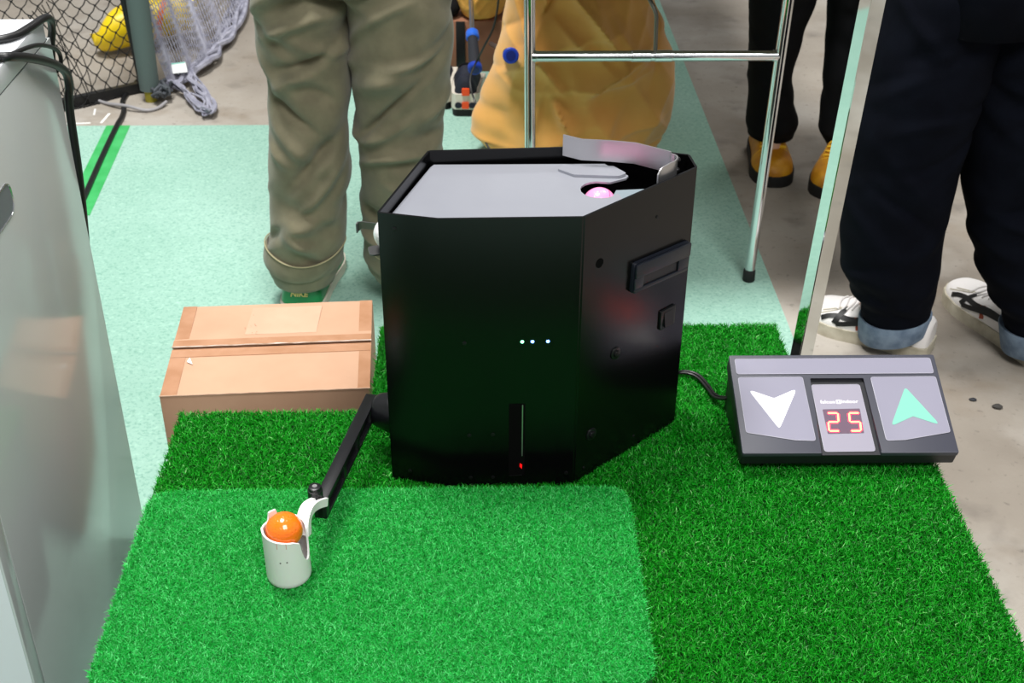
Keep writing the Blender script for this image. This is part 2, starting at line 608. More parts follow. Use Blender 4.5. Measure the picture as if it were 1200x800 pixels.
blades('turf_pile', M['dark_turf'], plat, rect_sampler(-0.430, 0.606, 0.86, 1.481, [(-0.40, 0.16, 0.86, 1.25), (-0.04, 0.11, 1.33, 1.45)]),
       290000, 0.3715, 0.0080, 0.0015, 0.85, 1.3)

back = thing('turf_step', (0.15, 1.6, 0), 'lower black block topped with vivid green turf behind the black machine', 'platform')
bm = bmesh.new()
box(bm, (-0.160, 1.490, 0.0), (0.462, 1.716, 0.358), 0.003)
obj('block', bm, M['black_board'], back, label='black block under the turf')
bm = bmesh.new()
box(bm, (0.462, 1.50, 0.30), (0.4655, 1.64, 0.364), 0.001)
obj('edge_board', bm, M['black_board'], back)
bm = bmesh.new()
box(bm, (-0.162, 1.488, 0.358), (0.462, 1.718, 0.363), 0.001)
obj('turf_backing', bm, M['turf_backing'], back)
blades('turf_pile', M['dark_turf'], back, rect_sampler(-0.163, 0.464, 1.487, 1.719), 80000, 0.3635, 0.0085, 0.0015, 0.85, 1.3)

# bright hitting mat
hm = thing('hitting_mat', (-0.12, 1.1, 0.372), 'bright green rectangular hitting mat with rounded corners lying on the darker turf', 'mat')
mx0, mx1, my0, my1 = -0.4215, 0.180, 0.944, 1.272
outline = round_poly([(mx0, my0), (mx1, my0), (mx1, my1), (mx0, my1)], 0.028, 8)
bm = bmesh.new()
prism(bm, outline, 0.3745, 0.397, 0.003)
obj('mat_slab', bm, M['turf_backing_bright'], hm)


def mat_sampler(n):
    r = 0.028
    q = np.column_stack([RNG.uniform(mx0 - 0.001, mx1 + 0.001, n), RNG.uniform(my0 - 0.001, my1 + 0.001, n)])
    dx = np.maximum(np.abs(q[:, 0] - (mx0 + mx1) / 2) - ((mx1 - mx0) / 2 - r), 0)
    dy = np.maximum(np.abs(q[:, 1] - (my0 + my1) / 2) - ((my1 - my0) / 2 - r), 0)
    return q[np.hypot(dx, dy) < r + 0.001]


blades('mat_pile', M['bright_turf'], hm, mat_sampler, 240000, 0.397, 0.0072, 0.0012, 0.9, 2.0)
MT = 0.405   # pile level of the mat

# ================================================================== BALL MACHINE
mach = thing('ball_dispenser', (0.06, 1.4, P - 0.006), 'black angular golf ball dispensing machine standing on the green turf platform', 'machine')
Z0, Z1 = P - 0.008, 0.765
FP = [(-0.1225, 1.3273), (-0.0520, 1.3101), (0.1165, 1.3126), (0.267, 1.4475), (0.2626, 1.4865), (0.1640, 1.5150), (-0.0690, 1.5025)]


def offset_poly(pts, d):
    n = len(pts)
    out = []
    for i in range(n):
        p, a, b = Vector(pts[i]), Vector(pts[i - 1]), Vector(pts[(i + 1) % n])
        e1, e2 = (p - a).normalized(), (b - p).normalized()
        n1, n2 = Vector((-e1.y, e1.x)), Vector((-e2.y, e2.x))
        bis = (n1 + n2).normalized()
        out.append(p + bis * d / max(0.3, bis.dot(n1)))
    return [(q.x, q.y) for q in out]


IN = offset_poly(FP, 0.003)
bm = bmesh.new()
n = len(FP)
ob_ = [bm.verts.new((p[0], p[1], Z0)) for p in FP]
ot_ = [bm.verts.new((p[0], p[1], Z1)) for p in FP]
it_ = [bm.verts.new((p[0], p[1], Z1)) for p in IN]
ib_ = [bm.verts.new((p[0], p[1], 0.700)) for p in IN]
bm.faces.new(list(reversed(ob_)))
bm.faces.new(ib_)
for i in range(n):
    j = (i + 1) % n
    bm.faces.new((ob_[i], ob_[j], ot_[j], ot_[i]))
    bm.faces.new((ot_[i], ot_[j], it_[j], it_[i]))
    bm.faces.new((it_[i], it_[j], ib_[j], ib_[i]))
vert_e = [e for e in bm.edges if abs(e.verts[0].co.z - e.verts[1].co.z) > 0.2]
bmesh.ops.bevel(bm, geom=vert_e, offset=0.002, segments=2, affect='EDGES')
obj('housing', bm, M['machine_black'], mach)

# tray sheet with the ball cut-out
A2 = [(-0.1155, 1.3325), (-0.0505, 1.3145), (0.1145, 1.317), (0.170, 1.366), (0.158, 1.392)]
arc = []
for k in range(13):
    a = math.radians(-28 - k * (236 / 12))
    arc.append((0.1435 + 0.0235 * math.cos(a), 1.4205 + 0.0235 * math.sin(a)))
tray_pts = [(-0.1155, 1.3325), (-0.0505, 1.3145), (0.1145, 1.317), (0.176, 1.3720), (0.1655, 1.4085)] + arc + [(0.158, 1.4410), (0.1795, 1.4525), (0.183, 1.4600), (0.156, 1.4960), (-0.0615, 1.4960), (-0.066, 1.488)]
bm = bmesh.new()
prism(bm, tray_pts, 0.7455, 0.748, 0.0)
obj('ball_tray', bm, M['tray'], mach, label='pale grey reflective sheet closing the top of the machine')
# raised tab at the right end of the tray
bm = bmesh.new()
prism(bm, round_poly([(0.095, 1.474), (0.114, 1.457), (0.170, 1.452), (0.181, 1.460), (0.166, 1.482), (0.10, 1.487)], 0.004, 3), 0.7482, 0.7515)
obj('tray_tab', bm, M['tray'], mach)
bm = bmesh.new()
prism(bm, [(0.150, 1.3845), (0.2225, 1.4330), (0.165, 1.4280)], 0.741, 0.7435)
obj('lower_sheet', bm, M['tray_low'], mach, label='blue grey lower sheet beside the tray cut-out')
# guide rail
rail = spline([(0.103, 1.503, 0.757), (0.124, 1.4895, 0.757)], 4) + [Vector(p) for p in [(0.1255, 1.4885, 0.757), (0.160, 1.484, 0.757), (0.192, 1.479, 0.756), (0.2335, 1.4535, 0.755)]]
bm = bmesh.new()
strip_solid(bm, rail, 0.0285, 0.0018)
obj('guide_rail', bm, M['alu'], mach, label='bent brushed aluminium guide rail above the tray')
bm = bmesh.new()
strip_solid(bm, spline([(0.2330, 1.4545, 0.754), (0.2385, 1.4500, 0.754), (0.2400, 1.4430, 0.754), (0.2360, 1.4330, 0.754), (0.2270, 1.4235, 0.754), (0.2170, 1.4150, 0.752), (0.2125, 1.4095, 0.746)], 5), 0.0268, 0.0018)
br = obj('rail_bracket', bm, M['alu'], mach)
bm = bmesh.new()
for p in [(0.2415, 1.446, 0.776), (0.2415, 1.446, 0.762)]:
    sphere(bm, p, 0.0035, 2)
obj('rail_bolt', bm, M['screw'], br)


def face_frame(p, q, off=0.0):
    u = (Vector((q[0], q[1], 0)) - Vector((p[0], p[1], 0))).normalized()
    nrm = Vector((u.y, -u.x, 0))
    o = Vector((p[0], p[1], P)) + nrm * off
    return frame_mtx(o, u, (0, 0, 1), nrm)


FB = face_frame(FP[1], FP[2])
FC = face_frame(FP[2], FP[3])
FA = face_frame(FP[0], FP[1])
FL = face_frame(FP[6], FP[0])


def at(F, u, z):
    return F @ Matrix.Translation((u, z, 0))


def screw(F, u, z, r=0.0026):
    bm = bmesh.new()
    disc(bm, at(F, u, z), r, 0.0, 0.0009, 16, 0.0003)
    disc(bm, at(F, u, z), r * 0.45, 0.0009, 0.0011, 6)
    obj('screw', bm, M['screw'], mach)


for (u, z) in [(0.0325, 0.0768), (0.0628, 0.0775), (0.0335, 0.0085), (0.0625, 0.0085), (0.0285, 0.2161), (0.158, 0.0135)]:
    screw(FB, u, z)
for (u, z) in [(0.0205, 0.3665), (0.0255, 0.0125)]:
    screw(FA, u, z)
for (u, z) in [(0.1305, 0.3409), (0.018, 0.012), (0.115, 0.015)]:
    screw(FC, u, z, 0.002)
for (u, m_) in [(0.0988, 'led_green'), (0.1113, 'led_blue'), (0.1302, 'led_blue')]:
    bm = bmesh.new()
    g = bmesh.ops.create_icosphere(bm, subdivisions=2, radius=0.0021)
    for v in g['verts']:
        v.co = at(FB, u, 0.2168) @ Vector((v.co.x, v.co.y, v.co.z * 0.5))
    obj('status_led', bm, M[m_], mach, label='small lit green LED' if m_ == 'led_green' else 'small lit blue LED')
# slot on the front
bm = bmesh.new()
prism(bm, [(0.083, 0.012), (0.1035, 0.012), (0.1035, 0.1245), (0.083, 0.1245)], 0.0002, 0.0008, 0.0, FB)
sl = obj('ball_slot', bm, M['void'], mach, smooth=False)
bm = bmesh.new()
prism(bm, [(0.0995, 0.044), (0.1008, 0.044), (0.1008, 0.1235), (0.0995, 0.1235)], 0.0008, 0.0022, 0.0, FB)
obj('slot_edge', bm, M['alu'], sl, smooth=False)
bm = bmesh.new()
prism(bm, [(0.0835, 0.0112), (0.1005, 0.0117), (0.1005, 0.0124), (0.0835, 0.0119)], 0.0008, 0.0020, 0.0, FB)
obj('slot_lip', bm, M['screw'], sl, smooth=False)
bm = bmesh.new()
prism(bm, [(0.0972, 0.0262), (0.1000, 0.0225), (0.1003, 0.0290), (0.0975, 0.0312)], 0.0009, 0.0016, 0.0, FB)
obj('slot_lamp', bm, M['led_red'], sl, smooth=False, label='small red sensor light low in the slot')
# right face fittings
bm = bmesh.new()
disc(bm, at(FC, 0.030, 0.3137), 0.0062, 0.0001, 0.0005, 24)
obj('cable_hole', bm, M['void'], mach, smooth=False)
HF = FC @ Matrix.Translation((0.0868, 0.2500, 0)) @ Matrix.Rotation(math.radians(-3.0), 4, 'Z')
bm = bmesh.new()
W_, H_ = 0.1065, 0.0420
prism(bm, round_poly([(0, 0), (W_, 0), (W_, H_), (0, H_)], 0.005, 4), 0.0, 0.0045, 0.001, HF)
box(bm, (0.001, 0.0215, 0.0045), (W_ - 0.001, H_ - 0.001, 0.0085), 0.0018, 2, HF)
box(bm, (0.001, 0.001, 0.0045), (W_ - 0.001, 0.0065, 0.0075), 0.0014, 2, HF)
box(bm, (0.001, 0.006, 0.0045), (0.018, 0.022, 0.0075), 0.0014, 2, HF)
box(bm, (W_ - 0.022, 0.006, 0.0045), (W_ - 0.001, 0.022, 0.0075), 0.0014, 2, HF)
hd = obj('carry_handle', bm, M['navy_plastic'], mach, label='dark blue black recessed carry handle')
bm = bmesh.new()
box(bm, (0.018, 0.0065, 0.0046), (W_ - 0.022, 0.0215, 0.0050), 0, 1, HF)
obj('finger_pocket', bm, M['black_plastic'], hd)
SF = FC @ Matrix.Translation((0.1500, 0.1690, 0))
bm = bmesh.new()
prism(bm, round_poly([(0, 0), (0.029, 0), (0.029, 0.0285), (0, 0.0285)], 0.002, 3), 0.0, 0.003, 0.0006, SF)
sw = obj('power_switch', bm, M['black_plastic'], mach)
bm = bmesh.new()
v = [SF @ Vector(q) for q in [(0.006, 0.004, 0.0030), (0.023, 0.004, 0.0030), (0.023, 0.0245, 0.0030), (0.006, 0.0245, 0.0030), (0.006, 0.004, 0.0065), (0.023, 0.004, 0.0065), (0.023, 0.0245, 0.0035), (0.006, 0.0245, 0.0035)]]
vv = [bm.verts.new(q) for q in v]
for q in [(4, 5, 6, 7), (0, 1, 5, 4), (1, 2, 6, 5), (2, 3, 7, 6), (3, 0, 4, 7), (3, 2, 1, 0)]:
    bm.faces.new([vv[i] for i in q])
obj('switch_rocker', bm, M['black_plastic'], sw, smooth=False)
for (u, z) in [(0.068, 0.1693), (0.0294, 0.0612)]:
    bm = bmesh.new()
    disc(bm, at(FC, u, z), 0.0088, 0.0, 0.0016, 28, 0.0006)
    k = obj('fixing_knob', bm, M['black_plastic'], mach)
    bm = bmesh.new()
    disc(bm, at(FC, u, z), 0.0050, 0.0016, 0.0042, 24, 0.0008)
    disc(bm, at(FC, u, z), 0.0022, 0.0042, 0.0046, 6)
    obj('knob_centre', bm, M['screw'], k)
# left wall: upper ball outlet tabs
bm = bmesh.new()
strip_solid(bm, [(-0.098, 1.450, 0.6735), (-0.1245, 1.4580, 0.6735), (-0.1550, 1.4660, 0.6735), (-0.1600, 1.4650, 0.6700), (-0.1615, 1.4610, 0.6690)], [0.0095, 0.0095, 0.0095, 0.0130, 0.0130], 0.002)
obj('outlet_tab', bm, M['dull_alu'], mach)
bm = bmesh.new()
prism(bm, round_poly([(-0.100, 1.4200), (-0.141, 1.4060), (-0.146, 1.4300), (-0.096, 1.4440)], 0.006, 4), 0.6640, 0.6660)
obj('outlet_shelf', bm, M['dull_alu'], mach)

# tee arm on the left wall
u_l = Vector((FP[0][0] - FP[6][0], FP[0][1] - FP[6][1], 0)).normalized()
n_l = Vector((u_l.y, -u_l.x, 0))          # outward normal of the left wall
pw = Vector((FP[6][0], FP[6][1], 0)) + u_l * 0.128
hubc = Vector((pw.x, pw.y, 0.4415))
bm = bmesh.new()
HM = frame_mtx(hubc, u_l, (0, 0, 1), n_l)
prof = [(0.0, 0.0280), (0.016, 0.0280), (0.020, 0.0268), (0.032, 0.0235), (0.037, 0.0220), (0.040, 0.0190), (0.045, 0.0120)]
rings = []
for (h, r) in prof:
    rings.append([HM @ Vector((r * math.cos(2 * math.pi * k / 36), r * math.sin(2 * math.pi * k / 36), h)) for k in range(36)])
loft(bm, rings)
hub = obj('arm_hub', bm, M['black_plastic'], mach)
arm_a = hubc + n_l * 0.049
arm_b = Vector((-0.1960, 1.180, 0.4460))
ax = (arm_b - arm_a).normalized()
ay = Vector((0, 0, 1)) - ax * ax.z
ay.normalize()
az = ax.cross(ay)
AM = frame_mtx(arm_a, ax, ay, az)
L_ = (arm_b - arm_a).length
bm = bmesh.new()
box(bm, (-0.014, 0.009, -0.008), (L_, 0.0135, 0.008), 0.0012, 2, AM)
box(bm, (-0.014, -0.0135, -0.008), (L_, -0.009, 0.008), 0.0012, 2, AM)
box(bm, (-0.014, -0.010, -0.003), (L_, 0.010, 0.0035), 0.0, 2, AM)
for x0, x1 in ((-0.014, 0.02), (0.075, 0.083), (0.135, 0.143), (L_ - 0.012, L_)):
    box(bm, (x0, -0.0125, -0.0078), (x1, 0.0125, 0.0078), 0.001, 2, AM)
arm = obj('tee_arm', bm, M['black_plastic'], mach, label='black lever arm reaching to the white ball cup')
bm = bmesh.new()
SM = frame_mtx(arm_b + Vector((-0.0050, 0.006, 0.0135)), (1, 0, 0), (0, 1, 0), (0, 0, 1))
disc(bm, SM, 0.0090, 0.0, 0.013, 24, 0.001)
disc(bm, SM, 0.0078, 0.013, 0.0175, 20, 0.0015)
obj('thumb_screw', bm, M['black_plastic'], arm)
bm = bmesh.new()
disc(bm, SM, 0.0030, 0.0175, 0.0182, 12)
obj('screw_tip', bm, M['alu'], arm)

# white ball cup, part of the machine's arm
CX, CY, CB, CR = -0.2285, 1.1165, MT - 0.002, 0.0258
NS, NZ = 144, 22


def cup_top(th):
    d = math.degrees(th) % 360
    # th measured from +X anticlockwise; 270 faces the camera
    pts = [(0, 0.036), (8, 0.044), (12, 0.054), (15, 0.063), (24, 0.068), (70, 0.070), (112, 0.066), (118, 0.0795), (140, 0.0795), (146, 0.068), (176, 0.070), (188, 0.0735), (215, 0.071), (270, 0.0685), (300, 0.066), (318, 0.061), (322, 0.048), (328, 0.037), (336, 0.031), (345, 0.029), (354, 0.031), (360, 0.036)]
    for (a, ha), (b, hb) in zip(pts, pts[1:]):
        if a <= d <= b:
            return ha + (hb - ha) * (d - a) / (b - a)
    return 0.08


bm = bmesh.new()
outer, inner = [], []
for k in range(NS):
    th = 2 * math.pi * k / NS
    ht = cup_top(th)
    co, ci = [], []
    for j in range(NZ + 1):
        z = ht * j / NZ
        ro = CR - 0.0012 * max(0, 1 - z / 0.004) ** 2
        co.append(bm.verts.new((CX + ro * math.cos(th), CY + ro * math.sin(th), CB + z)))
        ci.append(bm.verts.new((CX + (CR - 0.0022) * math.cos(th), CY + (CR - 0.0022) * math.sin(th), CB + max(z, 0.002))))
    outer.append(co)
    inner.append(ci)
for k in range(NS):
    j = (k + 1) % NS
    for q in range(NZ):
        bm.faces.new((outer[k][q], outer[j][q], outer[j][q + 1], outer[k][q + 1]))
        bm.faces.new((inner[k][q], inner[k][q + 1], inner[j][q + 1], inner[j][q]))
    bm.faces.new((outer[k][NZ], outer[j][NZ], inner[j][NZ], inner[k][NZ]))
bm.faces.new([outer[k][0] for k in reversed(range(NS))])
bm.faces.new([inner[k][0] for k in range(NS)])
cup = obj('ball_cup', bm, M['white_plastic'], mach, label='white printed plastic cup holding the orange ball')
bm = bmesh.new()
for d, hh in ((262, 0.0395), (279, 0.0405)):
    th = math.radians(d)
    nr = Vector((math.cos(th), math.sin(th), 0))
    fm = frame_mtx(Vector((CX, CY, CB + hh)) + nr * (CR - 0.0002), Vector((-nr.y, nr.x, 0)), (0, 0, 1), nr)
    disc(bm, fm, 0.0009, 0.0, 0.0004, 12)
obj('pin_hole', bm, M['void'], cup)
bm = bmesh.new()
for d in (258, 281):
    th = math.radians(d)
    nr = Vector((math.cos(th), math.sin(th), 0))
    fm = frame_mtx(Vector((CX, CY, CB)) + nr * (CR - 0.0002), Vector((-nr.y, nr.x, 0)), (0, 0, 1), nr)
    prism(bm, [(-0.0003, 0.060), (0.0003, 0.060), (0.0003, 0.0682), (-0.0003, 0.0682)], 0.0, 0.0005, 0.0, fm)
obj('rim_slit', bm, mat('slit_shade', (214, 150, 130), 0.6), cup)
# white link from cup to arm
lp = spline([(CX + 0.0195, CY + 0.0120, 0.4520), (CX + 0.0200, CY + 0.0190, 0.4680), (CX + 0.0225, CY + 0.0320, 0.4725), (CX + 0.0275, CY + 0.0500, 0.4660), (arm_b.x + 0.003, arm_b.y + 0.004, 0.4560)], 6)
bm = bmesh.new()
rings = []
for i, p in enumerate(lp):
    t = (lp[min(i + 1, len(lp) - 1)] - lp[max(i - 1, 0)]).normalized()
    s = Vector((0.97, -0.22, 0))
    s = (s - t * s.dot(t)).normalized()
    q = s.cross(t)
    a, b = 0.0074, 0.0050
    rings.append([p + s * x + q * y for (x, y) in [(-a, -b), (a, -b), (a, b), (a * 0.45, b), (a * 0.35, b * 0.4), (-a * 0.35, b * 0.4), (-a * 0.45, b), (-a, b)]])
loft(bm, rings)
obj('cup_link', bm, M['white_plastic'], mach, label='white plastic link joining cup and black arm')

# balls
def ball(name, c, m, label):
    bm = bmesh.new()
    sphere(bm, (0, 0, 0), 0.02135, 4)
    o = obj(name, bm, M[m])
    o.location = c
    ORIGIN[o] = Vector(c)
    tag(o, label, 'ball', 'golf balls at the machine')
    return o


ball('golf_ball', (CX, CY - 0.0005, 0.4700), 'orange_ball', 'shiny orange golf ball sitting in the white cup')
pb = ball('golf_ball', (0.1440, 1.4190, 0.7285), 'pink_ball', 'pink golf ball in the round cut-out of the machine top')
bm = bmesh.new()
for k in range(20):
    a0, a1 = math.radians(-60 + k * 7), math.radians(-60 + (k + 1) * 7)
    R_ = 0.02145
    qs = []
    for a in (a0, a1):
        for w in (-0.0005, 0.0005):
            rr = math.sqrt(R_ ** 2 - (0.0115 + w) ** 2)
            qs.append(Vector((0.1440 + 0.0115 + w, 1.4190 + rr * math.sin(a) , 0.7285 + rr * math.cos(a))))
    v = [bm.verts.new(q) for q in (qs[0], qs[1], qs[3], qs[2])]
    bm.faces.new(v)
st = obj('ball_stripe', bm, M['pink_mark'], pb)
ball('golf_ball', (-0.1155, 1.4225, 0.6880), 'white_ball', 'white golf ball peeking out at the left side of the black machine')

# ================================================================== CONTROLLER
cyaw, ctilt, CWD, CDP = -0.0081, 0.361, 0.2852, 0.1600
cu_ = Vector((math.cos(cyaw), math.sin(cyaw), 0))
cvh = Vector((-math.sin(cyaw), math.cos(cyaw), 0))
cv_ = cvh * math.cos(ctilt) + Vector((0, 0, math.sin(ctilt)))
cn_ = cu_.cross(cv_)
CO = Vector((0.3378, 1.3252, 0.412))
CM = frame_mtx(CO, cu_, cv_, cn_)
ctl = thing('control_box', (0.48, 1.40, P), 'dark grey tilted control box with arrow pads and a red number display on the turf', 'controller')
bm = bmesh.new()
prism(bm, round_poly([(0, 0), (0.1050, 0), (0.1058, 0.1215), (0.1812, 0.1215), (0.1822, 0), (CWD, 0), (CWD, CDP), (0, CDP)], 0.0025, 3), -0.007, 0.0, 0.0012, CM)
obj('case_top', bm, M['ctrl'], ctl)
bm = bmesh.new()
prism(bm, round_poly([(0.0004, 0.0004), (CWD - 0.0004, 0.0004), (CWD - 0.0004, CDP - 0.0004), (0.0004, CDP - 0.0004)], 0.003, 3), -0.0255, -0.0055, 0.0, CM)
obj('case_body', bm, M['ctrl_low'], ctl)
bm = bmesh.new()
# support wedge under the case
wp = [(0.012, 0.010, 0.012), (0.012, 0.150, 0.012)]
y0, y1 = CO.y + 0.030, CO.y + 0.152
for sgn in (0,):
    xs = (CO.x + 0.004, CO.x + CWD - 0.014)
    prof = [(y0, P - 0.006), (y1, P - 0.006), (y1, 0.440), (y0, 0.397)]
    a = [bm.verts.new((xs[0], q[0], q[1])) for q in prof]
    b = [bm.verts.new((xs[1], q[0], q[1])) for q in prof]
    bm.faces.new(a); bm.faces.new(list(reversed(b)))
    for i in range(4):
        bm.faces.new((a[i], a[(i + 1) % 4], b[(i + 1) % 4], b[i]))
obj('stand_wedge', bm, M['black_plastic'], ctl, smooth=False)


def panel(name, pts, r, m, n0, n1, label=None, parent=None, rim=True):
    bm = bmesh.new()
    prism(bm, round_poly(pts, r, 5), n0, n1, 0.0003, CM, 1)
    o = obj(name, bm, m, parent or ctl, label=label)
    if rim:
        bm = bmesh.new()
        q = [(CM @ Vector((x, y, n1))) for x, y in round_poly(pts, r, 5)]
        q.append(q[0].copy())
        tube(bm, q, 0.00035, 4, cap=False)
        obj('panel_rim', bm, M['ctrl_edge'], o)
    return o


panel('top_strip', [(0.0072, 0.1272), (0.2782, 0.1276), (0.2782, 0.1535), (0.0072, 0.1528)], 0.0035, M['ctrl_panel'], 0.0, 0.0007)
lp_ = panel('arrow_pad', [(0.0080, 0.1214), (0.0965, 0.1222), (0.0990, 0.0190), (0.0720, 0.0202), (0.0085, 0.0325)], 0.004, M['ctrl_panel'], 0.0, 0.0007)
rp_ = panel('arrow_pad', [(0.1898, 0.1214), (0.2794, 0.1221), (0.2802, 0.0318), (0.2180, 0.0200), (0.1925, 0.0188)], 0.004, M['ctrl_panel'], 0.0, 0.0007)
mp_ = panel('display_panel', [(0.1082, 0.1128), (0.1745, 0.1132), (0.1770, 0.0060), (0.1095, 0.0056)], 0.004, M['ctrl_panel_mid'], -0.0056, -0.0049)
panel('down_arrow', [(0.0196, 0.1015), (0.0527, 0.0868), (0.0860, 0.1028), (0.0533, 0.0375)], 0.003, M['arrow_white'], 0.0007, 0.0010, 'white down arrow', lp_, False)
panel('up_arrow', [(0.2341, 0.1048), (0.2690, 0.0425), (0.2353, 0.0570), (0.2025, 0.0408)], 0.003, M['arrow_mint'], 0.0007, 0.0010, 'mint green up arrow', rp_, False)
dn = -0.0049
panel('display_window', [(0.1172, 0.0722), (0.1679, 0.0733), (0.1668, 0.0342), (0.1182, 0.0332)], 0.001, M['disp'], dn, dn + 0.0003, None, mp_, False)


def seg_digit(u0, chars, glow, m, name):
    W, Hh, sh = 0.0138, 0.0285, 0.0025
    y0 = 0.0375
    segs = {'a': ((0, 1), (1, 1)), 'g': ((0, .5), (1, .5)), 'd': ((0, 0), (1, 0)), 'f': ((0, 1), (0, .5)), 'b': ((1, 1), (1, .5)), 'e': ((0, .5), (0, 0)), 'c': ((1, .5), (1, 0))}
    bm = bmesh.new()
    zt = dn + (0.0004 if glow > 0.0016 else 0.0007)
    for s in chars:
        (x0, t0), (x1, t1) = segs[s]
        p = Vector((u0 + x0 * W + t0 * sh, y0 + t0 * Hh))
        q = Vector((u0 + x1 * W + t1 * sh, y0 + t1 * Hh))
        d = (q - p).normalized()
        nn = Vector((-d.y, d.x)) * glow
        p2, q2 = p + d * 0.0012, q - d * 0.0012
        prism(bm, [p2 - d * glow * .7, p2 - nn, q2 - nn, q2 + d * glow * .7, q2 + nn, p2 + nn], dn + 0.0003, zt, 0.0, CM)
    obj(name, bm, m, mp_, smooth=False)


for u0, ch in ((0.1205, 'abged'), (0.1495, 'afgcd')):
    seg_digit(u0, ch, 0.0024, M['seg_glow'], 'digit_glow')
    seg_digit(u0, ch, 0.0011, M['seg_core'], 'digit')
TM = CM @ Matrix.Translation((0, 0, dn + 0.0002))
text_obj('lettering', 'falcon', 0.0080, TM @ Matrix.Translation((0.1263, 0.0818, 0)), M['print_white'], mp_, 0.00003, 0.00005, space=1.06)
text_obj('lettering', 'indoor', 0.0080, TM @ Matrix.Translation((0.1561, 0.0824, 0)), M['print_white'], mp_, 0.00003, 0.00005, space=1.06)
bm = bmesh.new()
prism(bm, round_poly([(0.1378, 0.0812), (0.1440, 0.0812), (0.1440, 0.0878), (0.1378, 0.0878)], 0.0014, 4), dn, dn + 0.0003, 0, CM)
obj('logo_badge', bm, M['print_white'], mp_, smooth=False)
text_obj('logo_letter', 'F', 0.0062, TM @ Matrix.Translation((0.1409, 0.0823, 0.0002)), M['ctrl_panel'], mp_, 0.0002, 0.00005)

# cable between machine and controller
bm = bmesh.new()
cb = spline([(0.2600, 1.4880, 0.430), (0.2700, 1.5300, 0.400), (0.2850, 1.5650, 0.3790), (0.3020, 1.5700, 0.3765), (0.3170, 1.5580, 0.3765), (0.3270, 1.5300, 0.3765), (0.3320, 1.5000, 0.382), (0.3420, 1.4760, 0.3950), (0.3500, 1.4700, 0.4050)], 8)
tube(bm, [p + Vector((0.0018, 0.0018, 0.0006)) for p in cb], 0.0022, 8)
tube(bm, [p + Vector((-0.0018, -0.0018, 0)) for p in cb], 0.0022, 8)
o = obj('power_cable', bm, M['cable'])
tag(o, 'thin black twin cable running from the machine to the control box', 'cable')

# ================================================================== CARDBOARD BOX
bx = thing('cardboard_box', (-0.3475, 1.776, 0), 'brown cardboard box with taped lid flaps standing left of the machine', 'box')
yaw = math.radians(3.2)
BM = Matrix.Translation((-0.3475, 1.776, 0.004)) @ Matrix.Rotation(yaw, 4, 'Z')
hw, hd_, bh = 0.1625, 0.1360, 0.2945
bm = bmesh.new()
box(bm, (-hw, -hd_, 0.0), (hw, hd_, bh - 0.003), 0.003, 2, BM)
obj('carton_body', bm, M['card'], bx)
for y0, y1, nm in ((-hd_ + 0.0005, -0.0022, 'f'), (0.0012, hd_ - 0.0005, 'b')):
    bm = bmesh.new()
    nx, ny = 24, 8
    g = []
    for i in range(nx + 1):
        row = []
        for j in range(ny + 1):
            x = -hw + 0.0006 + (2 * hw - 0.0012) * i / nx
            y = y0 + (y1 - y0) * j / ny
            e = (j / ny) if nm == 'f' else (1 - j / ny)
            z = bh - 0.001 + 0.0005 * noise.noise(Vector((x * 14, y * 20, 3))) + (0.0035 if nm == 'b' else 0.001) * e ** 3
            row.append(z)
        g.append([(x_, y_, z_) for x_, y_, z_ in [(-hw + 0.0006 + (2 * hw - 0.0012) * i / nx, y0 + (y1 - y0) * j / ny, row[j]) for j in range(ny + 1)]])
    top = [[bm.verts.new(BM @ Vector(p)) for p in r] for r in g]
    bot = [[bm.verts.new(BM @ Vector((p[0], p[1], p[2] - 0.0028))) for p in r] for r in g]
    for i in range(nx):
        for j in range(ny):
            bm.faces.new((top[i][j], top[i + 1][j], top[i + 1][j + 1], top[i][j + 1]))
            bm.faces.new((bot[i][j], bot[i][j + 1], bot[i + 1][j + 1], bot[i + 1][j]))
    for i in range(nx):
        bm.faces.new((top[i][0], bot[i][0], bot[i + 1][0], top[i + 1][0]))
        bm.faces.new((top[i][ny], top[i + 1][ny], bot[i + 1][ny], bot[i][ny]))
    for j in range(ny):
        bm.faces.new((top[0][j], top[0][j + 1], bot[0][j + 1], bot[0][j]))
        bm.faces.new((top[nx][j], bot[nx][j], bot[nx][j + 1], top[nx][j + 1]))
    obj('lid_flap', bm, M['card'], bx)


def sheet(name, x0, x1, y0, y1, z, m, parent, label=None, skew=0.0):
    bm = bmesh.new()
    prism(bm, [(x0, y0), (x1, y0), (x1 + skew, y1), (x0 + skew, y1)], z - 0.0006, z + 0.0003, 0, BM)
    return obj(name, bm, m, parent, smooth=False, label=label)


sheet('packing_tape', -hw + 0.001, hw - 0.001, -0.026, -0.0025, bh + 0.0002, M['pack_tape'], bx)
sheet('packing_tape', -hw + 0.001, hw - 0.001, 0.0015, 0.020, bh + 0.0036, M['pack_tape'], bx)
sheet('packing_tape', hw - 0.020, hw - 0.0008, -hd_ + 0.002, -0.027, bh + 0.0002, M['pack_tape'], bx)
sheet('packing_tape', -hw + 0.001, -hw + 0.024, 0.021, hd_ - 0.002, bh + 0.0004, M['pack_tape'], bx)
sheet('packing_tape', hw - 0.022, hw - 0.0008, 0.021, hd_ - 0.002, bh + 0.0004, M['pack_tape'], bx)
sheet('packing_tape', -hw + 0.001, -hw + 0.026, -hd_ + 0.002, -0.027, bh + 0.0002, M['pack_tape'], bx)
sheet('torn_label', -0.048, 0.070, 0.036, 0.122, bh + 0.0004, M['card_label'], bx, 'pale rectangle left by a peeled label', 0.006)
bm = bmesh.new()
prism(bm, [(-hw + 0.030, -0.042), (-hw + 0.040, -0.050), (-hw + 0.033, -0.030)], bh + 0.0012, bh + 0.0018, 0, BM)
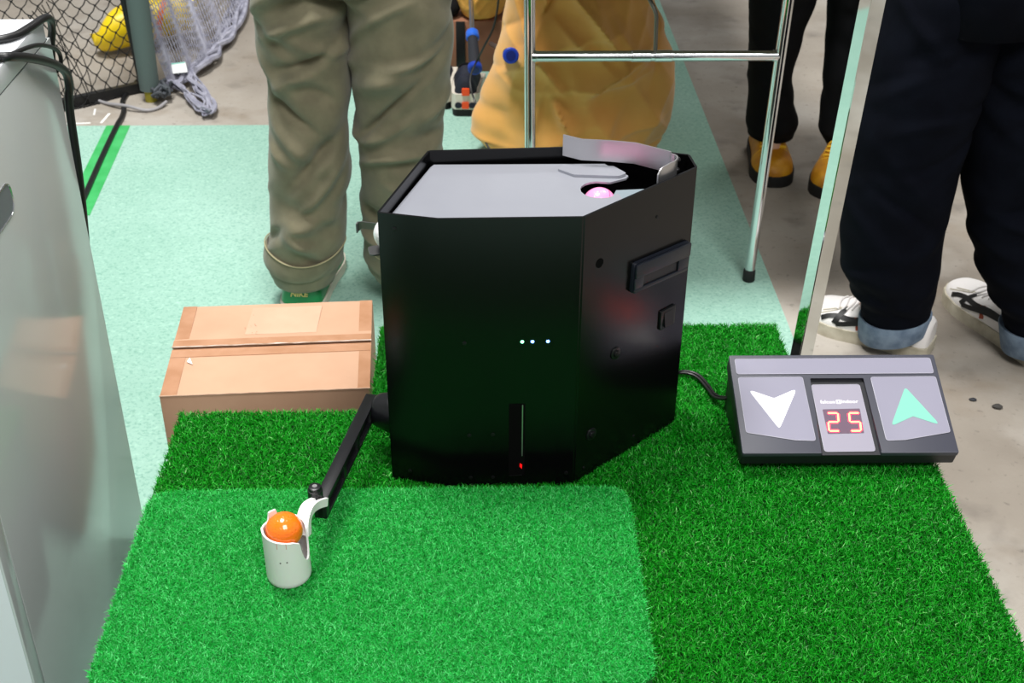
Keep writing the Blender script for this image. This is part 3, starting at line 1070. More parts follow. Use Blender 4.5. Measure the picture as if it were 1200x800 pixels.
obj('paper_scrap', bm, M['paper_white'], bx, smooth=False, label='small white triangular paper scrap')
bm = bmesh.new()
gl = []
for i in range(60):
    x = -hw + 2 * hw * i / 59
    gl.append(BM @ Vector((x, -0.001 + 0.0006 * noise.noise(Vector((x * 60, 2, 2))), bh + 0.0044 + 0.0008 * noise.noise(Vector((x * 40, 0, 0))))))
tube(bm, gl, [0.0009 + 0.0009 * abs(noise.noise(Vector((i * 0.4, 1, 1)))) for i in range(60)], 5)
obj('seam_tape', bm, M['tape_edge'], bx, label='shiny crumpled tape along the lid seam')
bm = bmesh.new()
tube(bm, [BM @ Vector((-hw + 2 * hw * i / 39, -hd_ + 0.0005, bh + 0.0004 + 0.0008 * noise.noise(Vector((i * 0.5, 7, 0))))) for i in range(40)], 0.0011, 5)
obj('lid_edge', bm, M['card_label'], bx)
bm = bmesh.new()
random.seed(9)
for i in range(9):
    x, y = random.uniform(-0.052, -0.026), random.uniform(0.036, 0.10)
    fm = BM @ Matrix.Translation((x, y, bh + 0.0025))
    disc(bm, fm, random.uniform(0.0004, 0.0009), 0.0, 0.0003, 7)
obj('ink_speck', bm, M['card_dark'], bx)['kind'] = 'stuff'

# ================================================================== SHOES AND PEOPLE
TW = [(0, .46), (.012, .60), (.05, .70), (.15, .74), (.35, .78), (.5, .86), (.65, .98), (.75, 1.0), (.86, .90), (.93, .72), (.97, .50), (1.0, .18)]


def interp(tab, t):
    for (a, x), (b, y) in zip(tab, tab[1:]):
        if a <= t <= b:
            k = (t - a) / (b - a)
            return x + (y - x) * k
    return tab[-1][1]


class Shoe:
    def __init__(self, name, parent, heel, toe, W, z0, m_up, m_sole, sole_h=0.026, prof=None, label=None, hollow=False):
        self.h = Vector((heel[0], heel[1], z0))
        d = Vector((toe[0] - heel[0], toe[1] - heel[1], 0))
        self.L = d.length
        self.d = d.normalized()
        self.s = Vector((-self.d.y, self.d.x, 0))       # left of the shoe
        self.W = W
        self.sh = sole_h
        self.prof = prof or [(0, .050), (.03, .058), (.12, .060), (.25, .052), (.36, .062), (.48, .058), (.62, .042), (.75, .034), (.88, .029), (.95, .023), (1, .010)]
        bm = bmesh.new()
        rings = []
        N = 44
        for i in range(N + 1):
            t = i / N
            t = 0.5 - 0.5 * math.cos(math.pi * t)
            rings.append([self.surf(t, a) for a in [math.pi * k / 22 for k in range(23)]])
        loft(bm, rings, closed=False, caps=False)
        bm.verts.ensure_lookup_table()
        bm.faces.new(bm.verts[:23])
        bm.faces.new(bm.verts[-23:])
        self.o = obj(name, bm, m_up, parent, label=label)
        bm = bmesh.new()
        out = []
        ts = [0.5 - 0.5 * math.cos(math.pi * k / 30) for k in range(31)]
        left = [self.h + self.d * (t * self.L * 1.02 - self.L * 0.01) + self.s * (interp(TW, t) * W / 2 + 0.003) for t in ts]
        right = [self.h + self.d * (t * self.L * 1.02 - self.L * 0.01) - self.s * (interp(TW, t) * W / 2 + 0.003) for t in ts]
        loop = [(p.x, p.y) for p in left] + [(p.x, p.y) for p in reversed(right)]
        prism(bm, loop, z0, z0 + sole_h, 0.004)
        obj('sole', bm, m_sole, self.o)

    def surf(self, t, a, off=0.0):
        w = interp(TW, t) * self.W / 2 + off
        hgt = interp(self.prof, t) + off
        c, s = math.cos(a), math.sin(a)
        x = w * math.copysign(abs(c) ** 0.72, c)
        z = hgt * abs(s) ** 0.8
        lift = self.sh - 0.004
        taper = 1 - 0.18 * (z / max(hgt, 1e-4)) ** 2 * (1 if t < 0.55 else 0.4)
        return self.h + self.d * (t * self.L) + self.s * x * taper + Vector((0, 0, lift + z))

    def stripe(self, name, path, w, m, off=0.0012):
        bm = bmesh.new()
        pts, nrm = [], []
        P_ = spline([Vector((t, math.radians(a), 0)) for t, a in path], 6)
        for q in P_:
            p = self.surf(q.x, q.y, off)
            e = 0.01
            n1 = (self.surf(q.x + e, q.y, off) - self.surf(q.x - e, q.y, off)).cross(self.surf(q.x, q.y + e, off) - self.surf(q.x, q.y - e, off)).normalized()
            if n1.dot(p - (self.h + self.d * q.x * self.L + Vector((0, 0, 0.03)))) < 0:
                n1 = -n1
            pts.append(p); nrm.append(n1)
        ribbon(bm, pts, nrm, w)
        return obj(name, bm, m, self.o)

    def laces(self, m, t0=0.40, t1=0.62, n=5, a0=62, a1=118, r=0.0022):
        bm = bmesh.new()
        for i in range(n):
            t = t0 + (t1 - t0) * i / (n - 1)
            tube(bm, [self.surf(t + 0.012 * math.sin(k * 0.8 + i), math.radians(a0 + (a1 - a0) * k / 8), 0.002) for k in range(9)], r, 6)
        obj('laces', bm, m, self.o)


def make_folds(seed, amp, z0, z1, n=34):
    rnd = random.Random(seed)
    out = []
    for k in range(n):
        z = z0 + (z1 - z0) * (k + rnd.random()) / n
        th = rnd.uniform(0, 2 * math.pi) if k % 3 else -math.pi / 2 + rnd.uniform(-0.9, 0.9)
        sl = rnd.choice((-1, 1)) * rnd.uniform(0.015, 0.075)
        out.append((z, th, sl, rnd.uniform(0.009, 0.024), rnd.uniform(0.45, 1.0), amp * rnd.uniform(0.6, 1.35) * (1 if k % 2 else -1)))
    return out


def leg_rings(spec, seed, amp, nz=150, nt=88):
    """trouser leg: spec rows (z, cx, cy, rx, ry), from hem to top; folded cloth"""
    zs = [s[0] for s in spec]
    folds = make_folds(seed, amp, zs[0] + 0.05, zs[-1] - 0.1)
    rows = []
    for i in range(nz + 1):
        z = zs[0] + (zs[-1] - zs[0]) * i / nz
        v = None
        for a, b in zip(spec, spec[1:]):
            if a[0] <= z <= b[0] + 1e-9:
                k = (z - a[0]) / (b[0] - a[0])
                k = k * k * (3 - 2 * k)
                v = [a[j] + (b[j] - a[j]) * k for j in range(1, 5)]
                break
        cx, cy, rx, ry = v
        ring = []
        edge = min(1.0, max(0.06, (z - zs[0] - 0.045) / 0.07))
        for q in range(nt):
            th = 2 * math.pi * q / nt
            c, s = math.cos(th), math.sin(th)
            dd = amp * 0.5 * noise.noise(Vector((c * 1.2 + seed, s * 1.2, z * 8)))
            for (fz, ft, sl, zw, tw, am) in folds:
                dt = (th - ft + math.pi) % (2 * math.pi) - math.pi
                if abs(dt) < 2.2 * tw:
                    e = (z - fz - sl * dt - 0.012 * math.sin(dt * 2.1 + fz * 40)) / zw
                    if abs(e) < 3:
                        dd += am * math.exp(-e * e) * math.exp(-(dt / tw) ** 2)
            dd *= edge
            ring.append((cx + (rx + dd * 0.35) * c, cy + (ry + dd) * s, z))
        rows.append(ring)
    return rows


def skin_body(name, verts, edges, m, root=0):
    """one continuous figure grown on a skeleton of (x,y,z,r)"""
    me = bpy.data.meshes.new(name)
    me.from_pydata([v[:3] for v in verts], edges, [])
    o = bpy.data.objects.new(name, me)
    COL.objects.link(o)
    o.modifiers.new('skin', 'SKIN')
    if not me.skin_vertices:
        bpy.context.view_layer.objects.active = o
    sv = me.skin_vertices[0].data
    for i, v in enumerate(verts):
        sv[i].radius = (v[3], v[3])
        sv[i].use_root = (i == root)
    sub = o.modifiers.new('sub', 'SUBSURF')
    sub.levels = 1
    dg = bpy.context.evaluated_depsgraph_get()
    me2 = bpy.data.meshes.new_from_object(o.evaluated_get(dg))
    bpy.data.objects.remove(o)
    me2.materials.clear()
    return me2


def person(label, ankles, hips, facing, trouser_m, legs, shirt_m, group=None, seed=0.0, amp=0.010, height=1.72, hipz=0.93):
    f = Vector((math.cos(facing), math.sin(facing), 0))
    r = Vector((f.y, -f.x, 0))
    k = height / 1.72
    H0 = Vector((hips[0], hips[1], 0))

    def pt(a, b, z, rad):
        q = H0 + r * a + f * b
        return (q.x, q.y, z * k, rad)
    V, E = [], []

    def add(v, parent=None):
        V.append(v)
        if parent is not None:
            E.append((parent, len(V) - 1))
        return len(V) - 1
    pel = add(pt(0, 0, .98, .085))
    bel = add(pt(0, 0, 1.10, .105), pel)
    che = add(pt(0, .005, 1.28, .115), bel)
    nec0 = add(pt(0, -.01, 1.43, .065), che)
    nec = add(pt(0, 0.005, 1.49, .052), nec0)
    h1 = add(pt(0, .025, 1.565, .078), nec)
    h2 = add(pt(0, .025, 1.64, .078), h1)
    add(pt(0, .02, 1.685, .05), h2)
    for sgn, ank in zip((-1, 1), ankles):
        A = Vector((ank[0], ank[1], 0))
        hip = pt(sgn * .085, 0, .90, .06)
        hp = add(hip, pel)
        kn = (Vector(hip[:3]) * 0.5 + Vector((A.x, A.y, .09)) * 0.5) + f * 0.012
        kk = add((kn.x, kn.y, kn.z, .042), hp)
        an = add((A.x, A.y, .10, .036), kk)
        ft = A + f * 0.08
        add((ft.x, ft.y, .05, .03), an)
        sh = add(pt(sgn * .165, -.005, 1.385, .058), che)
        el = add(pt(sgn * .225, -.02, 1.13, .042), sh)
        wr = add(pt(sgn * .13, .20, 1.12, .027), el)
        pm = add(pt(sgn * .10, .255, 1.125, .030), wr)
        for fi, (ox, fl) in enumerate(((-.03, .045), (-.012, .065), (.006, .072), (.022, .065), (.036, .05))):
            a = add(pt(sgn * .095 + ox * .7, .285, 1.135 + .004 * fi, .0095), pm)
            add(pt(sgn * .088 + ox * .8, .285 + fl * .7, 1.12, .0085), a)
    me = skin_body('person', V, E, M['skin'])
    body = link_mesh('person', me, M['skin'], None, origin=(hips[0], hips[1], 0), auto=False)
    tag(body, label, 'person', group)
    # trousers: two legs and a seat
    bm = bmesh.new()
    for i, spec in enumerate(legs):
        loft(bm, leg_rings(spec, seed + i * 3.7, amp))
    rings = []
    for z, rx, ry in ((0.70, .16, .105), (0.80, .175, .115), (0.92, .175, .12), (1.0, .16, .11), (1.04, .15, .105)):
        rings.append([tuple(H0 + r * (rx * math.cos(2 * math.pi * q / 40)) + f * (ry * math.sin(2 * math.pi * q / 40)) + Vector((0, 0, z))) for q in range(40)])
    loft(bm, rings)
    tr = obj('trousers', bm, trouser_m, body)
    tr.data.set_sharp_from_angle(angle=math.radians(120))
    # shirt
    V2, E2 = [], []

    def add2(v, p=None):
        V2.append(v)
        if p is not None:
            E2.append((p, len(V2) - 1))
        return len(V2) - 1
    a = add2(pt(0, 0, 1.0, .145)); b = add2(pt(0, 0, 1.14, .135), a); c = add2(pt(0, .005, 1.30, .14), b); add2(pt(0, -.005, 1.43, .08), c)
    for sgn in (-1, 1):
        s_ = add2(pt(sgn * .17, -.005, 1.385, .075), c)
        e_ = add2(pt(sgn * .228, -.02, 1.13, .058), s_)
        add2(pt(sgn * .15, .16, 1.12, .04), e_)
    me = skin_body('shirt', V2, E2, shirt_m)
    link_mesh('shirt', me, shirt_m, body, auto=False)
    # hair, ears, nose
    bm = bmesh.new()
    hc = H0 + f * 0.012 + Vector((0, 0, 1.655 * k))
    sphere(bm, hc, 0.094, 3, (0.95, 0.95, 0.9))
    for v in list(bm.verts):
        q = v.co - hc
        if q.z < -0.02 and q.dot(f) > -0.02:
            bm.verts.remove(v)
    obj('hair', bm, M['hair'], body)
    return body


# -- khaki trousers, seen from behind
kh_l = [(0.068, -0.386, 2.415, .066, .074), (0.095, -0.386, 2.420, .076, .082), (0.11, -0.381, 2.420, .081, .084), (0.20, -0.366, 2.42, .081, .085), (0.315, -0.357, 2.42, .083, .086), (0.42, -0.350, 2.425, .080, .086), (0.50, -0.342, 2.43, .0835, .088), (0.60, -0.344, 2.43, .090, .095), (0.69, -0.345, 2.43, .098, .10), (0.86, -0.325, 2.43, .10, .105)]
kh_r = [(0.058, -0.172, 2.445, .066, .074), (0.085, -0.172, 2.445, .080, .082), (0.11, -0.174, 2.445, .084, .084), (0.20, -0.170, 2.44, .083, .085), (0.315, -0.169, 2.43, .084, .086), (0.42, -0.166, 2.43, .088, .088), (0.50, -0.162, 2.43, .096, .092), (0.60, -0.156, 2.43, .102, .097), (0.69, -0.152, 2.43, .109, .10), (0.86, -0.175, 2.43, .105, .105)]
khp = person('person in khaki rolled trousers and green shoes standing with back turned behind the box', [(-0.386, 2.425), (-0.172, 2.45)], (-0.25, 2.43), math.radians(90), M['khaki'], [kh_l, kh_r], M['shirt_grey'], seed=1.3, amp=0.021)
for spec, sd in ((kh_l, 0), (kh_r, 1)):
    cx, cy = spec[1][1], spec[1][2]
    drop = -0.012 if sd else 0.0
    bm = bmesh.new()
    N = 56
    rings = []
    for (z, g) in ((0.098, 0.003), (0.096, 0.0055), (0.101, 0.008), (0.114, 0.009), (0.129, 0.0085), (0.1365, 0.007), (0.1365, 0.004), (0.128, 0.001)):
        ring = []
        for q in range(N):
            th = 2 * math.pi * q / N
            c, s = math.cos(th), math.sin(th)
            w = 0.003 * noise.noise(Vector((c * 1.5 + sd, s * 1.5, z * 8)))
            ring.append((cx + 0.22 * (z - 0.098) + (spec[1][3] + g + w) * c, cy + (spec[1][4] + g + w) * s, z + drop + 0.018 * max(0, c) ** 2 + 0.020 * max(0, -c) ** 2))
        rings.append(ring)
    loft(bm, rings, caps=False)
    cf = obj('rolled_cuff', bm, M['khaki'], khp)
    bm = bmesh.new()
    top = [Vector(p) + Vector((0, 0, 0.0006)) for p in rings[5]]
    tube(bm, [p + Vector(((p.x - cx) * 0.03, (p.y - cy) * 0.03, 0)) for p in top + [top[0]]], 0.0015, 5, cap=False)
    bot = [Vector(p) for p in rings[2]]
    obj('cuff_hem', bm, M['khaki_edge'], cf)
green = []
for hx, hy, tx, ty in ((-0.392, 2.368, -0.376, 2.64), (-0.172, 2.395, -0.140, 2.665)):
    s = Shoe('shoe', khp, (hx, hy), (tx, ty), 0.128, 0.004, M['green_shoe'], M['run_white'], 0.022,
             prof=[(0, .052), (.03, .060), (.10, .060), (.22, .048), (.36, .066), (.48, .060), (.62, .044), (.75, .036), (.88, .030), (.95, .024), (1, .010)])
    hm_ = frame_mtx(s.surf(0.0, math.pi / 2, 0.0) - s.d * 0.0035 + Vector((-0.002, 0, -0.0270)), -s.s, (0, 0, 1), -s.d)
    text_obj('heel_lettering', 'NIKE', 0.017, hm_, M['gold_print'], s.o, 0.0006, 0.0004, 0.25)
    green.append(s)

# -- navy jeans, white sneakers, on the right
nv_l = [(0.050, 0.848, 2.220, .066, .060), (0.100, 0.842, 2.222, .070, .068), (0.14, 0.828, 2.22, .086, .080), (0.20, 0.810, 2.215, .097, .092), (0.285, 0.802, 2.215, .100, .095), (0.40, 0.800, 2.21, .104, .10), (0.50, 0.802, 2.21, .112, .105), (0.62, 0.815, 2.21, .115, .11), (0.74, 0.835, 2.21, .12, .115), (0.87, 0.87, 2.21, .115, .115)]
nv_r = [(0.050, 1.128, 2.175, .064, .062), (0.105, 1.120, 2.175, .074, .072), (0.15, 1.100, 2.175, .092, .088), (0.22, 1.075, 2.18, .104, .10), (0.30, 1.050, 2.19, .110, .105), (0.40, 1.030, 2.20, .115, .105), (0.50, 1.018, 2.20, .118, .108), (0.62, 1.005, 2.205, .12, .11), (0.74, 1.000, 2.21, .12, .115), (0.87, 0.99, 2.21, .115, .115)]
nvp = person('person in dark navy jeans with pale turned-up hems and white sneakers at the right', [(0.848, 2.225), (1.128, 2.175)], (0.93, 2.21), math.radians(130), M['navy'], [nv_l, nv_r], M['shirt_navy'], seed=6.1, amp=0.008)
for spec, sd in ((nv_l, 4), (nv_r, 5)):
    bm = bmesh.new()
    N = 56
    rings = []
    cx0, cy0, rx0, ry0 = spec[0][1:]
    cx1, cy1, rx1, ry1 = spec[1][1:]
    for (k, g) in ((0.0, -0.002), (-0.03, 0.002), (0.05, 0.0035), (0.4, 0.0035), (0.78, 0.003), (0.84, 0.001), (0.80, -0.010)):
        z = spec[0][0] - 0.012 + (spec[1][0] - spec[0][0]) * 1.05 * k
        kk = max(0, k)
        ring = []
        for q in range(N):
            th = 2 * math.pi * q / N
            c, s = math.cos(th), math.sin(th)
            w = 0.003 * noise.noise(Vector((c * 2 + sd, s * 2, z * 14)))
            ring.append((cx0 + (cx1 - cx0) * kk + (rx0 + (rx1 - rx0) * kk + g + w) * c, cy0 + (cy1 - cy0) * kk + (ry0 + (ry1 - ry0) * kk + g + w) * s, z + (0.018 * c * (1 - 0.5 * kk))))
        rings.append(ring)
    loft(bm, rings, caps=False)
    obj('turned_up_hem', bm, M['denim'], nvp, label='washed pale blue turned-up hem')
for heel, toe in (((0.920, 2.195), (0.700, 2.345)), ((1.150, 2.130), (1.045, 2.440))):
    s = Shoe('sneaker', nvp, heel, toe, 0.112, 0.0, M['white_leather'], M['cream_sole'], 0.028)
    side = 1
    a = lambda d: d if side > 0 else 180 - d
    s.stripe('side_stripe', [(0.83, a(20)), (0.77, a(36)), (0.70, a(40)), (0.60, a(32)), (0.45, a(28)), (0.25, a(26))], 0.011, M['shoe_black'])
    s.stripe('side_stripe', [(0.665, a(74)), (0.68, a(56)), (0.70, a(34)), (0.715, a(14))], 0.012, M['shoe_black'], 0.0016)
    s.stripe('side_stripe', [(0.70, a(14)), (0.58, a(20)), (0.42, a(22)), (0.25, a(24)), (0.12, a(26))], 0.010, M['shoe_black'], 0.0018)
    s.stripe('rust_patch', [(0.55, a(38)), (0.52, a(6))], 0.012, M['shoe_red'], 0.0010)
    s.stripe('eyelet_seam', [(0.88, a(30)), (0.80, a(48)), (0.70, a(68))], 0.0025, M['cream_sole'], 0.0012)
    s.stripe('eyelet_seam', [(0.84, a(50)), (0.76, a(64)), (0.66, a(76))], 0.003, M['cream_sole'], 0.0012)
    s.laces(M['white_leather'], 0.56, 0.74, 5)
    for i, (t, d) in enumerate([(0.10, 50), (0.085, 50), (0.07, 52), (0.055, 50), (0.09, 38), (0.07, 38), (0.05, 38)]):
        s.stripe('heel_print', [(t, a(d)), (t + 0.006, a(d + 8)), (t + 0.010, a(d + 2))], 0.0016, M['orange_print'], 0.0016)

# -- black trousers and yellow boots behind the chrome stand
bk_l = [(0.085, 0.765, 3.14, .060, .070), (0.125, 0.762, 3.13, .068, .082), (0.19, 0.752, 3.13, .058, .078), (0.26, 0.742, 3.13, .056, .078), (0.36, 0.745, 3.13, .068, .085), (0.46, 0.752, 3.13, .084, .09), (0.60, 0.765, 3.13, .09, .10), (0.86, 0.79, 3.13, .10, .105)]
bk_r = [(0.055, 0.975, 3.10, .062, .075), (0.115, 0.962, 3.11, .078, .085), (0.19, 0.950, 3.12, .066, .080), (0.26, 0.945, 3.12, .066, .080), (0.36, 0.945, 3.13, .072, .085), (0.46, 0.945, 3.13, .078, .09), (0.60, 0.935, 3.13, .09, .10), (0.86, 0.90, 3.13, .10, .105)]
bkp = person('person in black trousers and yellow boots standing far right behind the chrome table leg', [(0.965, 3.12), (0.765, 3.14)], (0.85, 3.13), math.radians(-98), M['black_cloth'], [bk_l, bk_r], M['shirt_black'], seed=9.0, amp=0.007)
bprof = [(0, .075), (.04, .088), (.15, .100), (.30, .105), (.42, .095), (.52, .075), (.64, .052), (.76, .044), (.88, .038), (.95, .030), (1, .014)]
for heel, toe in (((0.768, 3.245), (0.756, 2.985)), ((0.990, 3.175), (0.868, 2.915))):
    s = Shoe('boot', bkp, heel, toe, 0.108, 0.0, M['yellow_boot'], M['black_sole'], 0.030, prof=bprof)
    s.laces(M['yellow_lace'], 0.40, 0.66, 6, 58, 122, 0.0032)
    s.stripe('toe_seam', [(0.70, 14), (0.69, 50), (0.685, 90), (0.69, 130), (0.70, 166)], 0.003, M['yellow_lace'], 0.001)

# ================================================================== RUNNING SHOES (empty pair) at the back
for i, (hx, hy, tx, ty) in enumerate(((-0.047, 3.462, -0.040, 3.735), (-0.128, 3.515, -0.125, 3.785))):
    t = thing('running_shoe', (hx, hy, 0.004), 'navy running shoe with cream foam heel below the blue club cap' if i == 0 else 'navy running shoe with orange heel patch half hidden behind the khaki leg', 'shoe', 'pair of running shoes')
    s = Shoe('upper', t, (hx, hy), (tx, ty), 0.100, 0.004, M['run_navy'], M['black_sole'], 0.022, prof=[(0, .086), (.03, .098), (.10, .100), (.22, .080), (.34, .100), (.46, .092), (.62, .062), (.75, .046), (.88, .036), (.95, .028), (1, .010)])
    s.o['label'] = 'navy mesh upper'
    up = s.o
    bm = bmesh.new()
    rings = []
    for t_ in [0.0, 0.02, 0.05, 0.1, 0.18, 0.3, 0.45, 0.6, 0.75]:
        hh = 0.046 - 0.018 * t_
        w = interp(TW, t_) * 0.100 / 2 + 0.006
        c = s.h + s.d * (t_ * s.L - (0.006 if t_ == 0 else 0.002))
        rings.append([c + s.s * w + Vector((0, 0, 0.022)), c + s.s * (w * 0.96) + Vector((0, 0, 0.022 + hh)), c - s.s * (w * 0.96) + Vector((0, 0, 0.022 + hh)), c - s.s * w + Vector((0, 0, 0.022))])
    loft(bm, rings)
    mid = obj('midsole', bm, M['run_white'], t, label='cream foam midsole')
    hb = s.h - s.d * 0.0075
    hb2 = frame_mtx(hb, -s.s, (0, 0, 1), -s.d)
    bm = bmesh.new()
    prism(bm, round_poly([(-0.010, 0.026), (0.010, 0.026), (0.010, 0.046), (-0.010, 0.046)], 0.002, 2), 0.0, 0.003, 0.0, hb2)
    obj('heel_patch', bm, M['run_orange'], t, label='bright orange heel patch')
    bm = bmesh.new()
    prism(bm, round_poly([(-0.010, 0.066), (0.012, 0.066), (0.012, 0.086), (-0.010, 0.086)], 0.003, 2), -0.004, 0.004, 0.0, hb2)
    obj('heel_tab', bm, M['run_orange'], t, label='bright orange pull tab')
    bm = bmesh.new()
    for sx in (-1, 1):
        fm = hb2 @ Matrix.Translation((sx * 0.020, 0.036, 0)) @ Matrix.Diagonal((1.25, 1, 1, 1))
        disc(bm, fm, 0.0085, -0.004, 0.0025, 16)
    obj('foam_pocket', bm, M['run_navy'], t)
    bm = bmesh.new()
    for k in range(5):
        tt = 0.40 + 0.05 * k
        tube(bm, [s.surf(tt, math.radians(62 + 7 * j), 0.002) for j in range(9)], 0.003, 6)
    obj('laces', bm, M['black_cloth'], t)

# carton behind
cb_ = thing('brown_carton', (-0.03, 3.95, 0), 'low brown carton standing behind the running shoes', 'box')
bm = bmesh.new()
box(bm, (-0.135, 3.82, 0.004), (0.09, 4.10, 0.165), 0.004)
obj('carton_body', bm, mat('dark_carton', (150, 104, 78), 0.8, var=(138, 92, 68), vscale=8), cb_)
bm = bmesh.new()
box(bm, (-0.078, 3.812, 0.006), (-0.050, 3.8195, 0.165), 0.001)
obj('dark_strap', bm, M['black_metal'], cb_)

# golf-club style grips with blue caps
def club(cap, ring, tail, r, label):
    t = thing('training_club', cap, label, 'club', 'clubs with blue end caps')
    c, g, e = Vector(cap), Vector(ring), Vector(tail)
    d = (g - c).normalized()
    bm = bmesh.new()
    tube(bm, [c + d * 0.012, g], [r * 0.86, r * 0.74], 20)
    obj('grip', bm, M['grip'], t)
    bm = bmesh.new()
    tube(bm, [c, c + d * 0.003, c + d * 0.016, c + d * 0.019], [r * 0.86, r * 1.02, r * 1.02, r * 0.88], 24)
    obj('end_cap', bm, M['blue_rubber'], t, label='bright blue rubber end cap')
    bm = bmesh.new()
    tube(bm, [c - d * 0.0012, c + d * 0.001], r * 0.62, 20)
    obj('cap_face', bm, mat('cap_face', (14, 34, 110), 0.3), t)
    bm = bmesh.new()
    tube(bm, [g, g + d * 0.004, g + d * 0.026, g + d * 0.030], [r * 0.8, r * 0.98, r * 0.92, r * 0.7], 20)
    obj('collar_ring', bm, mat('blue_ring', (44, 104, 214), 0.35), t, label='bright blue collar ring')
    bm = bmesh.new()
    tube(bm, [g + d * 0.028, e], 0.007, 12)
    obj('shaft', bm, M['steel_shaft'], t)


club((-0.0185, 3.440, 0.150), (-0.0250, 3.560, 0.1990), (-0.0315, 3.815, 0.262), 0.0200, 'club with blue end cap above the navy running shoes')
club((0.0720, 3.015, 0.345), (0.0680, 3.160, 0.300), (0.030, 3.80, 0.10), 0.0195, 'club with blue end cap beside the orange cloth bag')
o = None
bm = bmesh.new()
sphere(bm, (0, 0, 0), 0.030, 3, (1, 1.6, 1.0))
o = obj('black_pouch', bm, M['black_cloth'], origin=None)
o.location = (-0.0930, 3.87, 0.1955)
ORIGIN[o] = Vector(o.location)
tag(o, 'small rounded black pouch lying on top of the brown carton', 'pouch')

# ================================================================== ORANGE CLOTH
def make_creases(seed, n, x0, x1, z0, z1):
    rnd = random.Random(seed)
    out = []
    for k in range(n):
        a = math.radians(rnd.choice((62, 50, 118, 130, 75, 20, 160)) + rnd.uniform(-14, 14))
        out.append((rnd.uniform(x0, x1), rnd.uniform(z0, z1), math.cos(a), math.sin(a), rnd.uniform(0.05, 0.17), rnd.uniform(0.008, 0.024), rnd.choice((-1, 1, 1)) * rnd.uniform(0.35, 1.0), rnd.uniform(-0.25, 0.25)))
    return out


def crumple(x, z, creases):
    d = 0.0
    for (cx, cz, ux, uz, ln, w, am, bend) in creases:
        dx, dz = x - cx, z - cz
        al = dx * ux + dz * uz
        if abs(al) > 2.4 * ln:
            continue
        ac = -dx * uz + dz * ux + bend * al * al * 4
        r = abs(ac) / (w * (2.2 if ac > 0 else 1.0))
        if r < 5:
            d += 1.25 * am * math.exp(-r) * math.exp(-(al / ln) ** 2)
    return d


def sack(name, rings_spec, m, label, seed, amp, cat='bag', pinch=None):
    bm = bmesh.new()
    rows = []
    nt = 190
    nz = 130
    zs = [r[0] for r in rings_spec]
    creases = make_creases(seed, 44, rings_spec[3][1] - 0.02, rings_spec[3][2] + 0.02, zs[0], zs[-1])
    for i in range(nz + 1):
        z = zs[0] + (zs[-1] - zs[0]) * i / nz
        for a, b in zip(rings_spec, rings_spec[1:]):
            if a[0] <= z <= b[0] + 1e-9:
                k = (z - a[0]) / (b[0] - a[0])
                k = k * k * (3 - 2 * k)
                x0, x1, cy, ry = [a[j] + (b[j] - a[j]) * k for j in range(1, 5)]
                break
        cx, rx = (x0 + x1) / 2, (x1 - x0) / 2
        ring = []
        for q in range(nt):
            th = 2 * math.pi * q / nt
            c, s = math.cos(th), math.sin(th)
            cc = math.copysign(abs(c) ** 0.85, c)
            x = cx + rx * cc
            d = amp * (crumple(x + 0.8 * (s > 0), z, creases) + 0.6 * noise.noise(Vector((x * 5 - z * 3, z * 4, seed))) + 0.15 * noise.noise(Vector((x * 22, z * 22, seed))))
            ring.append((x + d * 0.2 * c, cy + (ry + d) * s, z))
        rows.append(ring)
    loft(bm, rows)
    o = obj(name, bm, m, origin=(rows[0][0][0], rings_spec[0][3], rings_spec[0][0]))
    o.data.set_sharp_from_angle(angle=math.radians(80))
    tag(o, label, cat)
    return o


sack('cloth_bag', [(0.004, 0.03, 0.455, 3.20, .10), (0.03, 0.024, 0.475, 3.20, .11), (0.052, 0.002, 0.488, 3.20, .115), (0.075, -0.026, 0.497, 3.20, .12), (0.112, -0.028, 0.505, 3.20, .125), (0.17, -0.004, 0.504, 3.20, .13), (0.27, 0.036, 0.492, 3.20, .13), (0.36, 0.056, 0.468, 3.20, .12), (0.44, 0.066, 0.440, 3.20, .11), (0.54, 0.09, 0.42, 3.20, .09), (0.60, 0.14, 0.38, 3.20, .06), (0.64, 0.20, 0.32, 3.20, .03)],
     M['orange_cloth'], 'big crumpled orange cloth bag on the mint carpet under the table, behind its chrome crossbar', 2.0, 0.040)
sack('cloth_pouch', [(0.166, -0.040, 0.050, 3.90, .050), (0.176, -0.058, 0.068, 3.90, .060), (0.205, -0.070, 0.078, 3.90, .068), (0.28, -0.078, 0.082, 3.90, .075), (0.36, -0.07, 0.075, 3.90, .065), (0.42, -0.03, 0.03, 3.90, .03)],
     M['pale_orange'], 'pale orange cloth pouch sitting on the brown carton', 5.0, 0.010, 'pouch')
bm = bmesh.new()
tube(bm, spline([(0.052, 3.36, 0.60), (0.0485, 3.33, 0.42), (0.035, 3.34, 0.315), (0.006, 3.36, 0.245), (-0.010, 3.38, 0.205), (-0.030, 3.36, 0.165), (-0.0300, 3.335, 0.135), (-0.0150, 3.30, 0.100), (0.004, 3.150, 0.075), (0.020, 3.10, 0.060), (0.038, 3.085, 0.055)], 6), 0.0028, 6)
o = obj('charging_cable', bm, M['cable'])
tag(o, 'thin black cable trailing across the orange cloth bag to the running shoes', 'cable')

